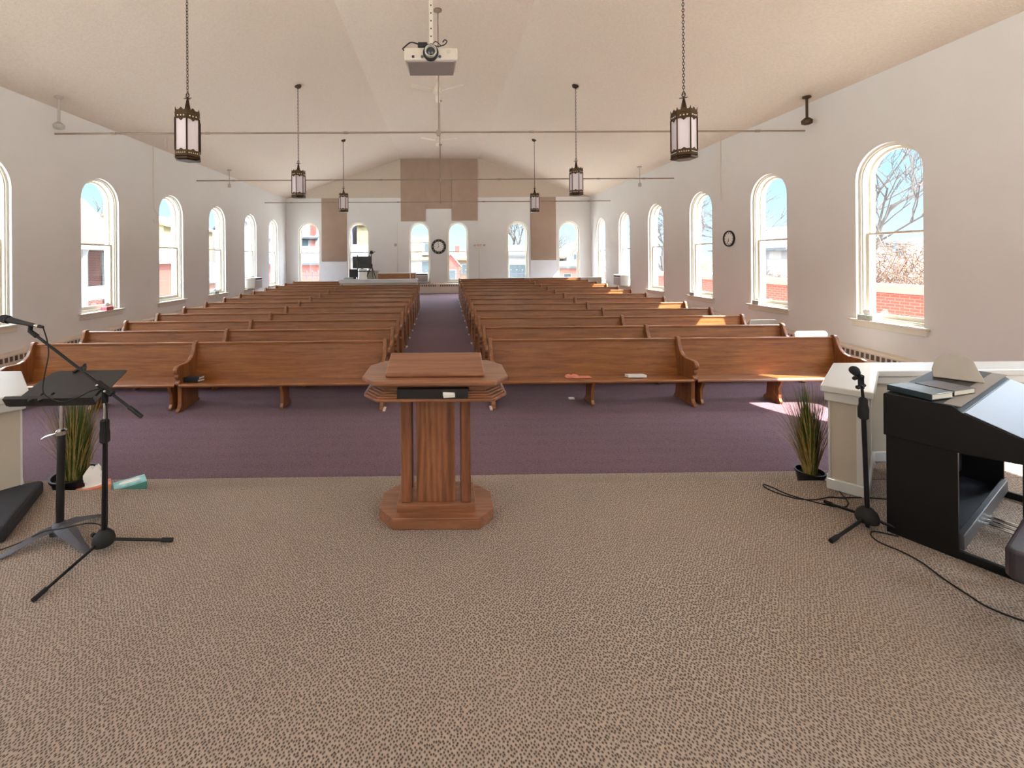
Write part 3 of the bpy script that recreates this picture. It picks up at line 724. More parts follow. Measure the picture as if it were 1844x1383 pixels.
MB().box(-.109,.109,-.064,.064,.002,.11).build('side_band', M['teal'], tb)
tb = tissue_box('white tissue box with a dark bird picture, beside the right plant', (3.20,3.52,-.185), (R(12),0,R(8)), (.20,.12,.10), 'paper', 'paper', False)
bd = MB(); bd.prism([(-.055,-.005),(-.02,.0),(.0,.035),(.012,.002),(.05,.02),(.015,-.012),(-.01,-.018)], 'z', .1, .103); bd.build('bird_picture', M['black'], tb)
MB().box(-.102,.102,-.062,.062,0,.055).build('side_band', M['dark'], tb)
tissue_box('rose-patterned tissue box on the sill of the second left-hand window', (XL+.0,9.52,SILL), (0,0,R(95)), (.22,.12,.075), 'roseflower', None, True, .09)
tissue_box('grey patterned tissue box on the sill of the fourth left-hand window', (XL+.0,14.0,SILL), (0,0,R(90)), (.24,.13,.09), 'greyprint', None, True, .08)
tissue_box('grey-green patterned tissue box on the nearest right-hand windowsill', (XR-.0,7.06,SILL), (0,0,R(-82)), (.23,.12,.085), 'greyprint', None, True, .09)
tissue_box('small grey tissue box on the third right-hand windowsill', (XR-.0,12.0,SILL), (0,0,R(-90)), (.22,.12,.09), 'greyprint', None, True, .05)
tissue_box('small grey tissue box on the second right-hand windowsill', (XR-.0,9.55,SILL), (0,0,R(-86)), (.18,.12,.09), 'greyprint', None, True, .05)

def seat_z(y0, dy): return fz(y0) + .3885 - max(0, dy-.02)*.158 + dy*FS + .010
def book(label, loc, rot, size, cover, group=None, sub='book'):
    t = thing(sub, label, 'book', loc, rot, group)
    x, y, z = size
    mb = MB(); mb.box(-x/2,x/2,-y/2,y/2,0,.004); mb.box(-x/2,x/2,-y/2,y/2,z-.004,z); mb.box(-x/2-.003,-x/2+.004,-y/2,y/2,0,z); mb.build('cover', M[cover], t, bevel=.0015)
    MB().box(-x/2+.004,x/2-.004,-y/2+.004,y/2-.004,.004,z-.004).build('page_block', M['pages'], t)
    return t
book('lower black hymnal lying at the left end of the front left aisle pew', (-3.50,6.0,seat_z(5.86,.14)), (0,R(6.7),R(85)), (.15,.21,.032), 'blackbook', 'hymnals on the front left pew')
book('upper black hymnal of the two at the left end of the front left aisle pew', (-3.50,6.0,seat_z(5.86,.14)+.034), (0,R(6.7),R(92)), (.15,.21,.032), 'blackbook', 'hymnals on the front left pew')
book('white-edged book lying on the front pew right of the aisle', (2.72,5.99,seat_z(5.85,.14)), (0,R(6.7),R(90)), (.13,.26,.034), 'plastic')
b = thing('paper_fan', 'crumpled coral and white paper on the front pew right of the aisle', 'paper', (1.87,6.0,seat_z(5.85,.12)))
mb = MB(); mb.prism([(-.14,0),(-.12,.025),(-.08,.03),(-.05,.02),(-.02,.032),(.04,.022),(.05,.004),(.22,.002),(.22,0)], 'y', -.06, .05); mb.build('folded_sheet', M['pink'], b)
tag(MB().box(1.83,1.91,6.18,6.22,fz(6.2)+.001,fz(6.2)+.022).build('card', M['paper']), 'small white card on the purple carpet under the front right pew', 'card')

def chair(x, y, m, label):
    t = thing('folding_chair', label, 'chair', (x, y, fz(y)), (0,0,0), 'folding chairs beside the right heater')
    mb = MB()
    mb.prism([(-.27,.50),(-.25,.47),(.25,.47),(.27,.50),(.285,.70),(.25,.74),(-.25,.74),(-.285,.70)], 'y', .0, .03); mb.build('backrest', M[m], t, bevel=.008)
    MB().box(-.25,.25,-.40,.0,.40,.43).build('seat', M[m], t, bevel=.01)
    for sx in (-.27,.27):
        MB().tube([(sx,.02,.66),(sx,-.12,.30),(sx,-.40,.0)], .012, 8).build('leg', M['grey'], t, smooth=True)
        MB().tube([(sx,-.36,.41),(sx,-.1,.25),(sx,.14,.0)], .012, 8).build('leg', M['grey'], t, smooth=True)
    mb = MB()
    for sx in (-.12,0,.12): mb.lathe([(.014,-.004),(.014,.002)], 10, (sx, -.0, .56))
    mb2 = MB()
    for sx in (-.12,.0,.12): mb2.box(sx-.011, sx+.011, -.003, .0, .545, .567)
    mb2.build('bolt', M['grey'], t)
chair(6.34, 7.25, 'plastic', 'white folding chair in the sun by the right wall, behind the front pew')
chair(6.38, 8.40, 'plasticg', 'white folding chair with its shade painted grey, by the right wall, behind the second pew')  # same white chair, its shade put into a grey colour

# ------------------------------------------------------------------ sound booth
ct = thing('sound_desk', 'long white desk top behind the booth half wall', 'desk', (-2.45, 17.0, 0))
MB().box(-1.42,1.40,-.56,.75,.955,.985).build('desk_top', M['white'], ct)
for sx in (-1.38,1.32):
    for sy in (-.5,.68): MB().box(sx,sx+.06,sy,sy+.06,fz(17)+.0,.955).build('leg', M['white'], ct)
DZ = .986
mn = thing('computer_monitor', 'dark computer monitor on the booth desk in front of a window', 'monitor', (-3.25, 17.15, DZ), (0,0,R(6)))
MB().box(-.37,.37,-.02,.03,.44,.93).build('screen', M['screen'], mn, bevel=.008)
MB().box(-.04,.04,.03,.06,.02,.6).build('stand', M['black'], mn); MB().box(-.16,.16,-.1,.14,0,.02).build('stand_base', M['black'], mn)
mn = thing('computer_monitor', 'smaller dark monitor low on the booth desk, left of the black pole', 'monitor', (-3.55, 17.0, DZ), (0,0,R(12)))
MB().box(-.17,.17,-.02,.02,.10,.42).build('screen', M['screen'], mn, bevel=.008); MB().box(-.1,.1,-.06,.08,0,.10).build('stand_base', M['black'], mn)
mx = thing('mixing_console', 'low black mixing console at the left end of the booth desk', 'mixer', (-3.70, 16.72, DZ), (0,0,R(4)))
MB().prism([(-.12,0),(.16,0),(.16,.10),(-.12,.04)], 'x', -.18, .18).build('console_body', M['black'], mx, bevel=.006)
kn = MB()
for i in range(8):
    for j in range(3): kn.lathe([(.009,0),(.009,.02)], 8, (-.15+i*.043, -.07+j*.08, .052+j*.017))
kn.build('knob', M['plastic'], mx)
st = thing('microphone_stand', 'straight black microphone stand rising from the booth desk', 'stand', (-3.32, 16.6, DZ))
MB().lathe([(.12,0),(.12,.012),(.02,.03)], 20).build('base', M['black'], st); MB().tube([(0,0,.02),(0,0,.98)], .02, 8).build('pole', M['black'], st); MB().box(-.02,.22,-.015,.015,.76,.80).build('clamp', M['black'], st)
MB().box(-.02,.5,-.012,.012,.33,.36).build('side_arm', M['black'], st)
wb = thing('storage_box', 'white storage box on the booth desk beside the black pole', 'box', (-3.13, 16.75, DZ), (0,0,R(3)))
MB().box(-.14,.14,-.14,.14,0,.40).build('carton', M['paper'], wb, bevel=.006); MB().box(-.145,.145,-.145,.145,.40,.43).build('lid', M['plastic'], wb)
wb = thing('equipment_case', 'grey equipment case on the booth desk under the camera tripod', 'case', (-2.86, 17.47, DZ), (0,0,R(-3)))
MB().box(-.26,.26,-.14,.14,0,.36).build('case_body', M['plasticg'], wb, bevel=.02); MB().tube(spline([(-.08,-.15,.30),(-.06,-.18,.33),(.06,-.18,.33),(.08,-.15,.30)]), .008, 6).build('handle', M['black'], wb)
tp = thing('camera_tripod', 'black camera tripod standing on the booth desk', 'tripod', (-2.82, 16.85, DZ))
for a in (200, 330, 80):
    MB().tube([(0,0,.56),(.24*math.cos(R(a)),.22*math.sin(R(a)),.005)], [.02,.013], 8).build('leg', M['black'], tp)
MB().lathe([(.035,.50),(.045,.54),(.045,.60),(.03,.63)], 12).build('collar', M['black'], tp)
MB().tube([(0,0,.58),(0,0,1.02)], .016, 8).build('centre_column', M['grey'], tp)
MB().box(-.07,.07,-.05,.05,1.02,1.09).build('pan_head', M['black'], tp, bevel=.01); MB().tube([(0,-.02,1.07),(.17,-.10,1.10)], .012, 8).build('pan_handle', M['black'], tp)
MB().tube([(-.06,0,1.0),(-.09,-.02,.86)], .012, 8).build('loose_strap', M['black'], tp)
cm = thing('video_camera', 'tiny black camera on top of the booth tripod', 'camera', (-2.82, 16.85, DZ+1.091))
MB().box(-.05,.05,-.05,.05,0,.06).build('camera_body', M['black'], cm, bevel=.01); MB().tube([(0,-.05,.03),(0,-.09,.03)], .022, 12).build('lens', M['black'], cm)
wc = thing('wooden_cabinet', 'low brown wooden cabinet on the booth desk by the aisle', 'cabinet', (-1.80, 17.05, DZ))
MB().box(-.75,.72,-.30,.2,0,.24).build('cabinet_body', M['pewx'], wc, bevel=.004); MB().box(-.77,.74,-.32,.22,.24,.262).build('cabinet_top', M['trim'], wc, bevel=.004)
MB().box(.50,.54,-.305,-.295,0,.24).build('door_stile', M['trim'], wc); MB().box(.60,.68,-.308,-.296,.13,.155).build('handle', M['trim'], wc)

# ------------------------------------------------------------------ potted grasses
def plant(label, loc, pr, ph, n, h, seed, lean):
    r_ = random.Random(seed)
    t = thing('potted_grass', label, 'plant', loc, (0,0,0), 'potted ornamental grasses beside the steps')
    MB().lathe([(pr*.62,0),(pr*.66,.01),(pr*.95,ph*.9),(pr*1.0,ph*.9),(pr*1.02,ph),(pr*.93,ph),(pr*.9,ph*.86)], 28, caps=False).add([(pr*.62*math.cos(2*math.pi*k/28), pr*.62*math.sin(2*math.pi*k/28), 0) for k in range(28)], [tuple(range(28))]).build('pot', M['pot'], t, smooth=True)
    MB().lathe([(.001,ph*.84),(pr*.9,ph*.84)], 20, caps=False).build('soil', M['soil'], t)
    for nm, mt, cnt, sp, hh in (('green_blades', 'grassg', n, .16, 1.0), ('straw_blades', 'grassy', n//2, .30, .95)):
        mb = MB()
        for k in range(cnt):
            a = r_.uniform(0, 2*math.pi); b0 = pr*.42*math.sqrt(r_.random()); H = h*hh*r_.uniform(.5, 1.0)
            out = sp*(r_.random()**1.5 if nm == 'green_blades' else r_.random()**.8)
            d = Vector((math.cos(a), math.sin(a)*.7, 0)); sd = Vector((-d.y, d.x, 0)).normalized()
            b1 = a + r_.uniform(-.6, .6)
            q0 = Vector((b0*math.cos(b1), b0*math.sin(b1), ph*.8)); w = r_.uniform(.0018, .0036); arc = r_.random()**5*.35
            rr = []
            for j in range(7):
                f = j/6
                c = q0 + d*(out*(.45*f+.55*f**2.2)) + Vector((lean*f*f, 0, H*(f - arc*f**3))); ww = w*(1-f)**.6 + .0005
                rr.append((c-sd*ww, c+sd*ww))
            for j in range(6): mb.add([tuple(rr[j][0]), tuple(rr[j][1]), tuple(rr[j+1][1]), tuple(rr[j+1][0])], [(0,1,2,3)])
        mb.build(nm, M[mt], t)
plant('grass plant in a wide black pot behind the music stand', (-3.03,3.53,-.185), .17, .20, 420, .74, 3, .01)
plant('grass plant in a small black pot beside the right post', (2.98,3.43,-.185), .10, .20, 330, .78, 8, -.04)

# ------------------------------------------------------------------ left foreground: cushion, music stand, microphone stand
sp_ = MB()
a0, d0 = Vector((-2.74,2.68)), Vector((-.46,.888)); n0 = Vector((-.888,-.46))
q = [a0, a0 + d0*.66, a0 + d0*.66 + n0*.75, a0 + n0*.75]
sp_.prism([(v.x, v.y) for v in q], 'z', .002, .105)
tag(sp_.build('floor_monitor', M['blackcloth'], bevel=.028, seg=4), 'low black cloth-covered floor monitor slab at the left edge of the carpet', 'speaker')

ms = thing('music_stand', 'black music stand with a solid slanted desk on a grey folding base', 'stand', (-2.455, 2.735, 0))
for (fx, fy) in ((-.20,-.225), (.30,-.15), (.10,.24)):
    d = Vector((fx, fy, 0)); L_ = d.length; d.normalize(); s_ = Vector((-d.y, d.x, 0))
    mb = MB(); rings = []
    for f, w, z, hh in ((.05,.042,.075,.03),(.3,.05,.068,.03),(.6,.034,.04,.022),(.85,.024,.016,.014),(1.0,.02,.004,.008)):
        c = d*L_*f
        rings.append([tuple(c+s_*w+Vector((0,0,z-hh*.2))), tuple(c+Vector((0,0,z+hh*.5))), tuple(c-s_*w+Vector((0,0,z-hh*.2))), tuple(c+Vector((0,0,max(.001,z-hh*.5))))])
    mb.loft(rings); mb.build('foot', M['grey'], ms, smooth=True)
MB().lathe([(.05,.03),(.055,.06),(.035,.09),(.024,.10)], 18).build('hub', M['grey'], ms, smooth=True)
MB().tube([(0,0,.05),(.015,0,.665)], .021, 16).build('lower_tube', M['black'], ms, smooth=True)
MB().tube([(.015,0,.64),(.02,0,.86)], .0115, 12).build('upper_tube', M['chrome'], ms, smooth=True)
mb = MB(); mb.lathe([(.027,.655),(.03,.668),(.03,.68),(.018,.69)], 14, (.015,0,0)); mb.tube([(.0,-.02,.67),(-.05,-.035,.655),(-.075,-.04,.64)], .006, 8); mb.build('clutch', M['chrome'], ms, smooth=True)
T0 = Matrix.Translation((-.025,-.02,.845)) @ Matrix.Rotation(R(2), 4, 'Z') @ Matrix.Rotation(R(-66), 4, 'X')
dk = MB(); dk.M = T0
cx = lambda x, z, r, a0, a1: [(x+r*math.cos(R(a0+(a1-a0)*k/5)), z+r*math.sin(R(a0+(a1-a0)*k/5))) for k in range(6)]
prof = [(-.265,0),(.265,0)] + cx(.235,.32,.025,0,90) + cx(-.17,.245,.10,90,135) + [(-.265,.20)]
prof = [(-.265,0),(.255,0),(.255,.30)] + cx(.235,.325,.02,0,90) + cx(-.21,.305,.04,90,170) + [(-.262,.22)]
dk.prism(prof, 'y', -.003, .003); dk.build('desk', M['desk'], ms, bevel=.002)
lp = MB(); lp.M = T0; lp.prism([(-.003,0),(-.062,-.004),(-.066,.018),(-.062,.018),(-.058,.002),(-.003,.006)], 'x', -.275, .265); lp.build('lip', M['black'], ms)
br = MB(); br.M = T0; br.box(-.05,.05,.003,.03,.03,.12); br.build('bracket', M['black'], ms)
for (x, z, a) in ((-.09,.335,20), (-.045,.34,-25), (-.10,.0,35), (-.04,.0,40)):
    cl = MB(); cl.M = T0 @ Matrix.Translation((x,-.05 if z < .1 else -.006,z)) @ Matrix.Rotation(R(a), 4, 'Y')
    cl.box(-.011,.011,-.012,.006,-.02,.045); cl.tube([(0,-.008,.045),(0,-.016,.062)], .009, 8); cl.build('page_clip', M['black'], ms, bevel=.003)

mc = thing('microphone_stand', 'black boom microphone stand with the boom slanting over the music stand', 'stand', (-2.07, 2.60, 0))
MB().lathe([(.02,.035),(.052,.04),(.06,.065),(.052,.095),(.028,.125),(.02,.13)], 18).build('hub', M['rubber'], mc, smooth=True)
for nm, fx, fy in (('a',.36,.07),('b',-.05,-.38),('c',-.17,.13)):
    MB().tube([(fx*.12,fy*.12,.065),(fx,fy,.013)], .009, 10).build('leg', M['chrome'] if nm == 'c' else M['blackm'], mc, smooth=True)
    f = MB().tube([(fx*.86,fy*.86,.022),(fx*1.03,fy*1.03,.013)], .013, 10).build('rubber_foot', M['rubber'], mc, smooth=True)
MB().tube([(0,0,.10),(.012,0,.66)], .0125, 14).build('lower_tube', M['blackm'], mc, smooth=True)
MB().lathe([(.018,.655),(.027,.665),(.027,.72),(.024,.74),(.024,.79),(.015,.80)], 16, (.012,0,0)).build('clutch', M['rubber'], mc, smooth=True)
MB().tube([(.012,0,.79),(.014,0,.93)], .0085, 12).build('upper_tube', M['chrome'], mc, smooth=True)
pv = MB(); pv.tube([(.014,0,.90),(.016,0,.985)], .017, 12); pv.tube([(-.012,-.035,.955),(.02,-.03,.99)], .008, 8); pv.build('swivel', M['rubber'], mc, smooth=True)
B0, B1 = Vector((.245,-.02,.822)), Vector((-.435,.03,1.312))
bd_ = (B1-B0).normalized()
MB().tube([B0, B1], .0085, 12).build('boom', M['blackm'], mc, smooth=True)
cc = B0 + (B1-B0)*.33
MB().tube([cc-bd_*.055, cc+bd_*.06], .019, 12).build('boom_clamp', M['rubber'], mc, smooth=True)
MB().tube([B0-bd_*.005, B0+bd_*.09], .0125, 12).build('counterweight', M['blackm'], mc, smooth=True)
MB().tube([B1-bd_*.02, B1+bd_*.035, B1+bd_*.03+Vector((.0,0,.035))], [.014,.013,.012], 10).build('microphone_clip', M['rubber'], mc, smooth=True)
for k in (-1, 1): MB().ball(cc + Vector((0,-.02,0)) + bd_*.03*k + Vector((-.005,-.01,.012)), .008, n=8).build('clamp_screw', M['chrome'], mc, smooth=True)

tail, head = Vector((-2.50,2.625,1.368)), Vector((-2.74,2.655,1.412))
md = (head-tail).normalized()
mic = thing('microphone', 'black handheld microphone clipped to the top of the boom', 'microphone', tuple(tail))
MB().tube([md*0, md*.03, md*.06, md*.18], [.011,.0125,.0125,.0195], 16).build('handle', M['black'], mic, smooth=True)
MB().tube([md*.18, md*.183, md*.19, md*.192], [.021,.0245,.0245,.023], 20).build('grille_ring', M['blackm'], mic, smooth=True)
MB().tube([md*.19, md*.205, md*.225, md*.238, md*.243], [.023,.026,.024,.014,.003], 20).build('grille', M['blackcloth'], mic, smooth=True)
MB().tube([md*-.03, md*.0], [.009,.009], 12).build('plug', M['chrome'], mic, smooth=True)
MB().tube([md*-.06, md*-.03], [.008,.0105], 12).build('plug_boot', M['black'], mic, smooth=True)
c0 = tail - md*.06
cable = spline([c0, (-2.40,2.60,1.275), (-2.375,2.58,1.20), (-2.37,2.56,1.13), (-2.375,2.55,1.06), (-2.37,2.54,.985), (-2.325,2.54,.945), (-2.26,2.545,.925), (-2.18,2.55,.945), (-2.10,2.56,.985), (-2.055,2.575,.975),
                (-2.03,2.58,.86), (-2.03,2.58,.6), (-2.035,2.585,.3), (-2.05,2.60,.15), (-2.09,2.63,.09), (-2.16,2.69,.10), (-2.26,2.71,.10), (-2.36,2.655,.105), (-2.47,2.64,.095), (-2.62,2.63,.03), (-2.76,2.58,.005), (-2.95,2.57,.005)], 7)
tag(MB().tube(cable, .0036, 8).build('microphone_cable', M['rubber'], smooth=True), 'thin black cable hanging from the boom microphone and looping over the music desk', 'cable')

# ------------------------------------------------------------------ right foreground: microphone stand, cables, piano
mr = thing('microphone_stand', 'upright black microphone stand between the right post and the black piano', 'stand', (2.735, 2.72, 0))
MB().lathe([(.016,.03),(.055,.04),(.062,.065),(.05,.10),(.03,.125),(.018,.13)], 18).build('hub', M['rubber'], mr, smooth=True)
MB().tube([(0,0,0.003),(0,0,.06)], .012, 10).build('tube_stub', M['blackm'], mr, smooth=True)
for fx, fy in ((-.03,.26),(-.36,-.14),(.19,-.12)):
    MB().tube([(fx*.12,fy*.12,.065),(fx,fy,.013)], .0095, 10).build('leg', M['blackm'], mr, smooth=True)
    MB().tube([(fx*.86,fy*.86,.022),(fx*1.04,fy*1.04,.013)], .013, 10).build('rubber_foot', M['rubber'], mr, smooth=True)
MB().tube([(0,0,.10),(-.02,0,.71)], .0125, 14).build('lower_tube', M['blackm'], mr, smooth=True)
MB().lathe([(.017,.70),(.027,.71),(.028,.77),(.022,.80),(.022,.83),(.014,.84)], 16, (-.022,0,0)).build('clutch', M['rubber'], mr, smooth=True)
MB().tube([(-.022,0,.83),(-.035,0,.955)], .0085, 12).build('upper_tube', M['blackm'], mr, smooth=True)
cl = MB(); cl.tube([(-.034,0,.90),(-.036,0,.96)], .016, 12); cl.tube([(-.055,-.02,.915),(-.015,.0,.92)], .011, 10); cl.ball((-.075,-.02,.913), .014, n=8); cl.tube([(-.036,0,.95),(-.045,-.012,.985)], .015, 10); cl.build('microphone_clip', M['rubber'], mr, smooth=True)
m2 = thing('microphone', 'black ball-headed microphone on the upright stand, pointing at the camera', 'microphone', (2.665,2.70,.985))
MB().tube([(.02,.05,-.03),(.0,.0,.0),(-.055,-.035,.037)], [.012,.015,.019], 14).build('handle', M['black'], m2, smooth=True)
MB().tube([(-.050,-.032,.033),(-.058,-.037,.039)], .024, 18).build('grille_ring', M['blackm'], m2, smooth=True)
MB().ball((-.075,-.048,.05), .027, n=16).build('grille', M['blackcloth'], m2, smooth=True)

def ground(pts): return [(x, y, .0045) for x, y in pts]
tag(MB().tube(spline(ground([(2.94,3.13),(2.86,2.98),(2.74,2.94),(2.55,3.08),(2.49,3.20),(2.46,3.245),(2.435,3.20),(2.47,3.12),(2.55,3.05),(2.66,3.03),(2.80,3.06),(2.88,3.05),(3.05,3.05),(3.3,3.0)]), 6), .0042, 6).build('floor_cable', M['rubber'], smooth=True), 'black cable looped on the tan carpet in front of the right post', 'cable')
tag(MB().tube(spline(ground([(2.83,2.62),(2.74,2.67),(2.69,2.655),(2.66,2.61),(2.66,2.56),(2.70,2.49),(2.72,2.40),(2.70,2.28),(2.695,2.17),(2.70,2.08),(2.78,1.99),(2.95,1.9)]), 6), .0042, 6).build('floor_cable', M['rubber'], smooth=True), 'black cable trailing along the carpet past the piano end', 'cable')

pn = thing('digital_piano', 'black upright digital piano standing at an angle by the right knee wall', 'piano', (2.836, 2.69, 0), (0,0,R(29.4)))
LN = 1.25
for x in (-.02, LN-.02):
    MB().box(x, x+.028, -.297, 0, 0, .625).build('side_panel', M['piano'], pn, bevel=.003)
    MB().box(x, x+.028, -.60, -.29, .002, .05).build('foot', M['piano'], pn, bevel=.004)
    MB().box(x+.0, x+.05, -.575, -.52, .05, .66).build('front_leg', M['piano'], pn, bevel=.004)
MB().prism([(.005,.622),(.005,.88),(-.003,.887),(-.285,.886),(-.318,.858),(-.61,.745),(-.622,.72),(-.622,.655),(-.32,.622)], 'x', -.048, LN+.02).build('case', M['piano'], pn, bevel=.004)
MB().prism([(-.325,.8585),(-.328,.8605),(-.598,.7565),(-.597,.753)], 'x', -.035, LN).build('key_cover', M['lid'], pn)  # pale colour stands for window light reflected in the black lid
tag(pn.children[-1], 'sloping key cover with a window reflection painted pale bluish-white')
MB().box(-.03, LN, -.312, -.245, .884, .8885).build('top_sheen_strip', M['pgrey'], pn)  # grey strip painted as the sheen on the black piano top
MB().box(.38, .43, -.285, -.265, .888, .8895).build('badge', M['pink'], pn)
MB().box(.008, LN-.02, -.10, -.085, .12, .64).build('back_board', M['pianoblue'], pn)
MB().box(.008, LN-.02, -.295, -.10, .055, .07).build('lower_board', M['pianoblue'], pn)
MB().box(.008, LN-.02, -.315, -.285, .05, .135).build('pedal_rail', M['rail'], pn, bevel=.004)
for x in (.47, .535, .60):
    mb = MB(); mb.prism([(x-.011,-.31),(x+.011,-.31),(x+.016,-.49),(x+.012,-.515),(x-.012,-.515),(x-.016,-.49)], 'z', .055, .072); mb.build('pedal', M['chrome'], pn, bevel=.006)
mb = MB(); mb.M = Matrix.Translation((.76,-.15,.886)) @ Matrix.Rotation(R(-76), 4, 'Z') @ Matrix.Rotation(R(-22), 4, 'X')
mb.prism([(-.10,0),(-.105,.06),(-.09,.12),(-.06,.16),(-.01,.182),(.05,.18),(.085,.155),(.105,.09),(.13,.02),(.13,0)], 'y', -.012, .012); mb.build('music_rest', M['plasticg'], pn, bevel=.005)

OX, OY, ANG = 2.836, 2.69, R(29.4)
def onp(x, y): return (OX + x*math.cos(ANG) - y*math.sin(ANG), OY + x*math.sin(ANG) + y*math.cos(ANG))
def pbook(label, cx, cy, z, rz, size, cover, rx=0):
    w = onp(cx, cy); return book(label, (w[0], w[1], z), (rx, 0, ANG + R(rz)), size, cover, 'hymnals on the piano')
pbook('large dark hymnal with a glossy bluish cover at the near end of the piano top', .10, -.122, .8895, -16, (.19,.215,.036), 'green_cover')
pbook('brown hymnal on the piano top, beside the bluish one', .325, -.185, .8895, -14, (.21,.18,.034), 'brown_cover')

bn = thing('piano_bench', 'dark plum padded bench at the lower right corner', 'bench', (2.40, 1.80, 0), (0,0,R(29.4)))
MB().prism([(.012,-.012),(.0,-.03),(.0,-.32),(.02,-.34),(.66,-.34),(.68,-.32),(.68,-.02),(.66,0),(.03,0)], 'z', .37, .50).build('cushion', M['bench'], bn, bevel=.018, seg=3)
MB().box(.08,.62,-.30,-.06,.31,.37).build('seat_frame', M['piano'], bn)
for x in (.14,.56):
    for y in (-.29,-.12): MB().box(x,x+.05,y,y+.05,0,.31).build('leg', M['piano'], bn)

# ------------------------------------------------------------------ outside
GZ = -1.3
struct('ground', MB().box(-70, 70, -40, 90, GZ-.3, GZ), M['ground'])
bwl = thing('boundary_wall', 'orange-red brick wall with salmon coping outside the right-hand windows', 'wall', (10.5, 0, GZ))
MB().box(0,.3,1,34,0,.90-GZ).build('brickwork', M['brickr'], bwl); MB().box(-.06,.36,1,34,.90-GZ,1.10-GZ).build('coping', M['coping'], bwl, bevel=.01)

def tree(label, loc, h, seed, trunk=.16, depth=5, spread=.62, mat='bark', name='bare_tree', grp='bare winter trees outside'):
    r_ = random.Random(seed); mb = MB()
    def br(p, d, L, rad, k):
        q = p + d*L*.5 + Vector((r_.uniform(-1,1), r_.uniform(-1,1), r_.uniform(-.4,.4)))*L*.06; e = p + d*L
        rad = max(rad, .011)
        mb.tube([p, q, e], [rad, rad*.85, rad*.7], 5 if k > 1 else 3, False)
        if k <= 0: return
        for _ in range(3 if k > 1 else 4):
            ax = Vector((r_.uniform(-1,1), r_.uniform(-1,1), r_.uniform(-.35,.6))).normalized()
            nd = (d + ax*spread*1.1).normalized()
            br(p + d*L*r_.uniform(.55,1.0), nd, L*r_.uniform(.62,.82), rad*.6, k-1)
    t = thing(name, label, 'tree', loc, (0,0,0), grp)
    br(Vector((0,0,0)), Vector((r_.uniform(-.1,.1), r_.uniform(-.1,.1), 1)).normalized(), h*.3, trunk, depth)
    mb.build('branches', M[mat], t)
    return t
tree('bare tree seen through the nearest right-hand window', (17.2, 17.4, GZ), 11.5, 7, .11)
tree('bare tree seen through the second right-hand window', (17, 23.2, GZ), 10.5, 9, .12)
tree('bare tree seen through the third right-hand window', (18.0, 30.5, GZ), 11, 15, .18)
tree('bare tree seen through the fourth right-hand window', (21.0, 40.0, GZ), 11, 21, .2)
tree('bare tree in the back-wall window left of the right tall panel', (7.4, 45.0, GZ), 12, 33, .2)
tree('slim bare tree in the rightmost back-wall window', (13.4, 55.0, GZ), 9, 35, .14)
tree('bare tree above the roofs through the second left-hand window', (-23.5, 25.0, GZ), 10, 41, .2)
def bush(label, loc, rx, ry, rz, n, seed):
    r_ = random.Random(seed); t = thing('twiggy_bush', label, 'bush', loc, (0,0,0), 'tan winter bushes behind the brick wall')
    mb = MB()
    for k in range(n):
        a, bb = r_.uniform(0, 6.28), math.acos(r_.uniform(-.6, 1)); rr = r_.random()**.4
        p = Vector((rx*rr*math.sin(bb)*math.cos(a), ry*rr*math.sin(bb)*math.sin(a), rz*(.9+.9*rr*math.cos(bb))))
        d = Vector((p.x/rx, p.y/ry, .5)) + Vector((r_.uniform(-1,1), r_.uniform(-1,1), r_.uniform(-.7,.9)))
        d.normalize(); L = r_.uniform(.35, .9)
        mb.tube([p-d*L*.5, p+Vector((r_.uniform(-.05,.05), r_.uniform(-.05,.05), .03)), p+d*L*.5], [.012,.011,.008], 3, False)
    for k in range(9): mb.tube([(0,0,0), (r_.uniform(-.5,.5)*rx, r_.uniform(-.5,.5)*ry, rz)], [.05,.02], 5, False)
    mb.build('twigs', M['twig'], t)
bush('wide twiggy tan bush behind the brick wall at the nearest right-hand window', (14.2, 13.0, GZ), 1.9, 2.0, 1.95, 1500, 52)
bush('lower twiggy tan bush behind the brick wall at the second right-hand window', (14.0, 17.8, GZ), 1.6, 1.8, 1.3, 1000, 57)
sh = thing('leafy_shrub', 'yellow-green leafy shrub behind the brick wall at the third window', 'shrub', (12.6, 20.6, GZ))
mb = MB(); r_ = random.Random(5)
for k in range(900):
    a, bb = r_.uniform(0, 6.28), math.acos(r_.uniform(-1,1)); rr = 1.0*r_.random()**.35
    c = Vector((rr*math.sin(bb)*math.cos(a), rr*math.sin(bb)*math.sin(a), 1.7 + rr*1.6*math.cos(bb)))
    u = Vector((r_.uniform(-1,1), r_.uniform(-1,1), r_.uniform(-1,1))).normalized()*.09; w = u.orthogonal().normalized()*.05
    mb.add([tuple(c-u), tuple(c+w), tuple(c+u), tuple(c-w)], [(0,1,2,3)])
mb.build('leaves', M['shrub'], sh); MB().tube([(0,0,0),(0,0,1.8)], .05, 6).build('stem', M['bark'], sh)

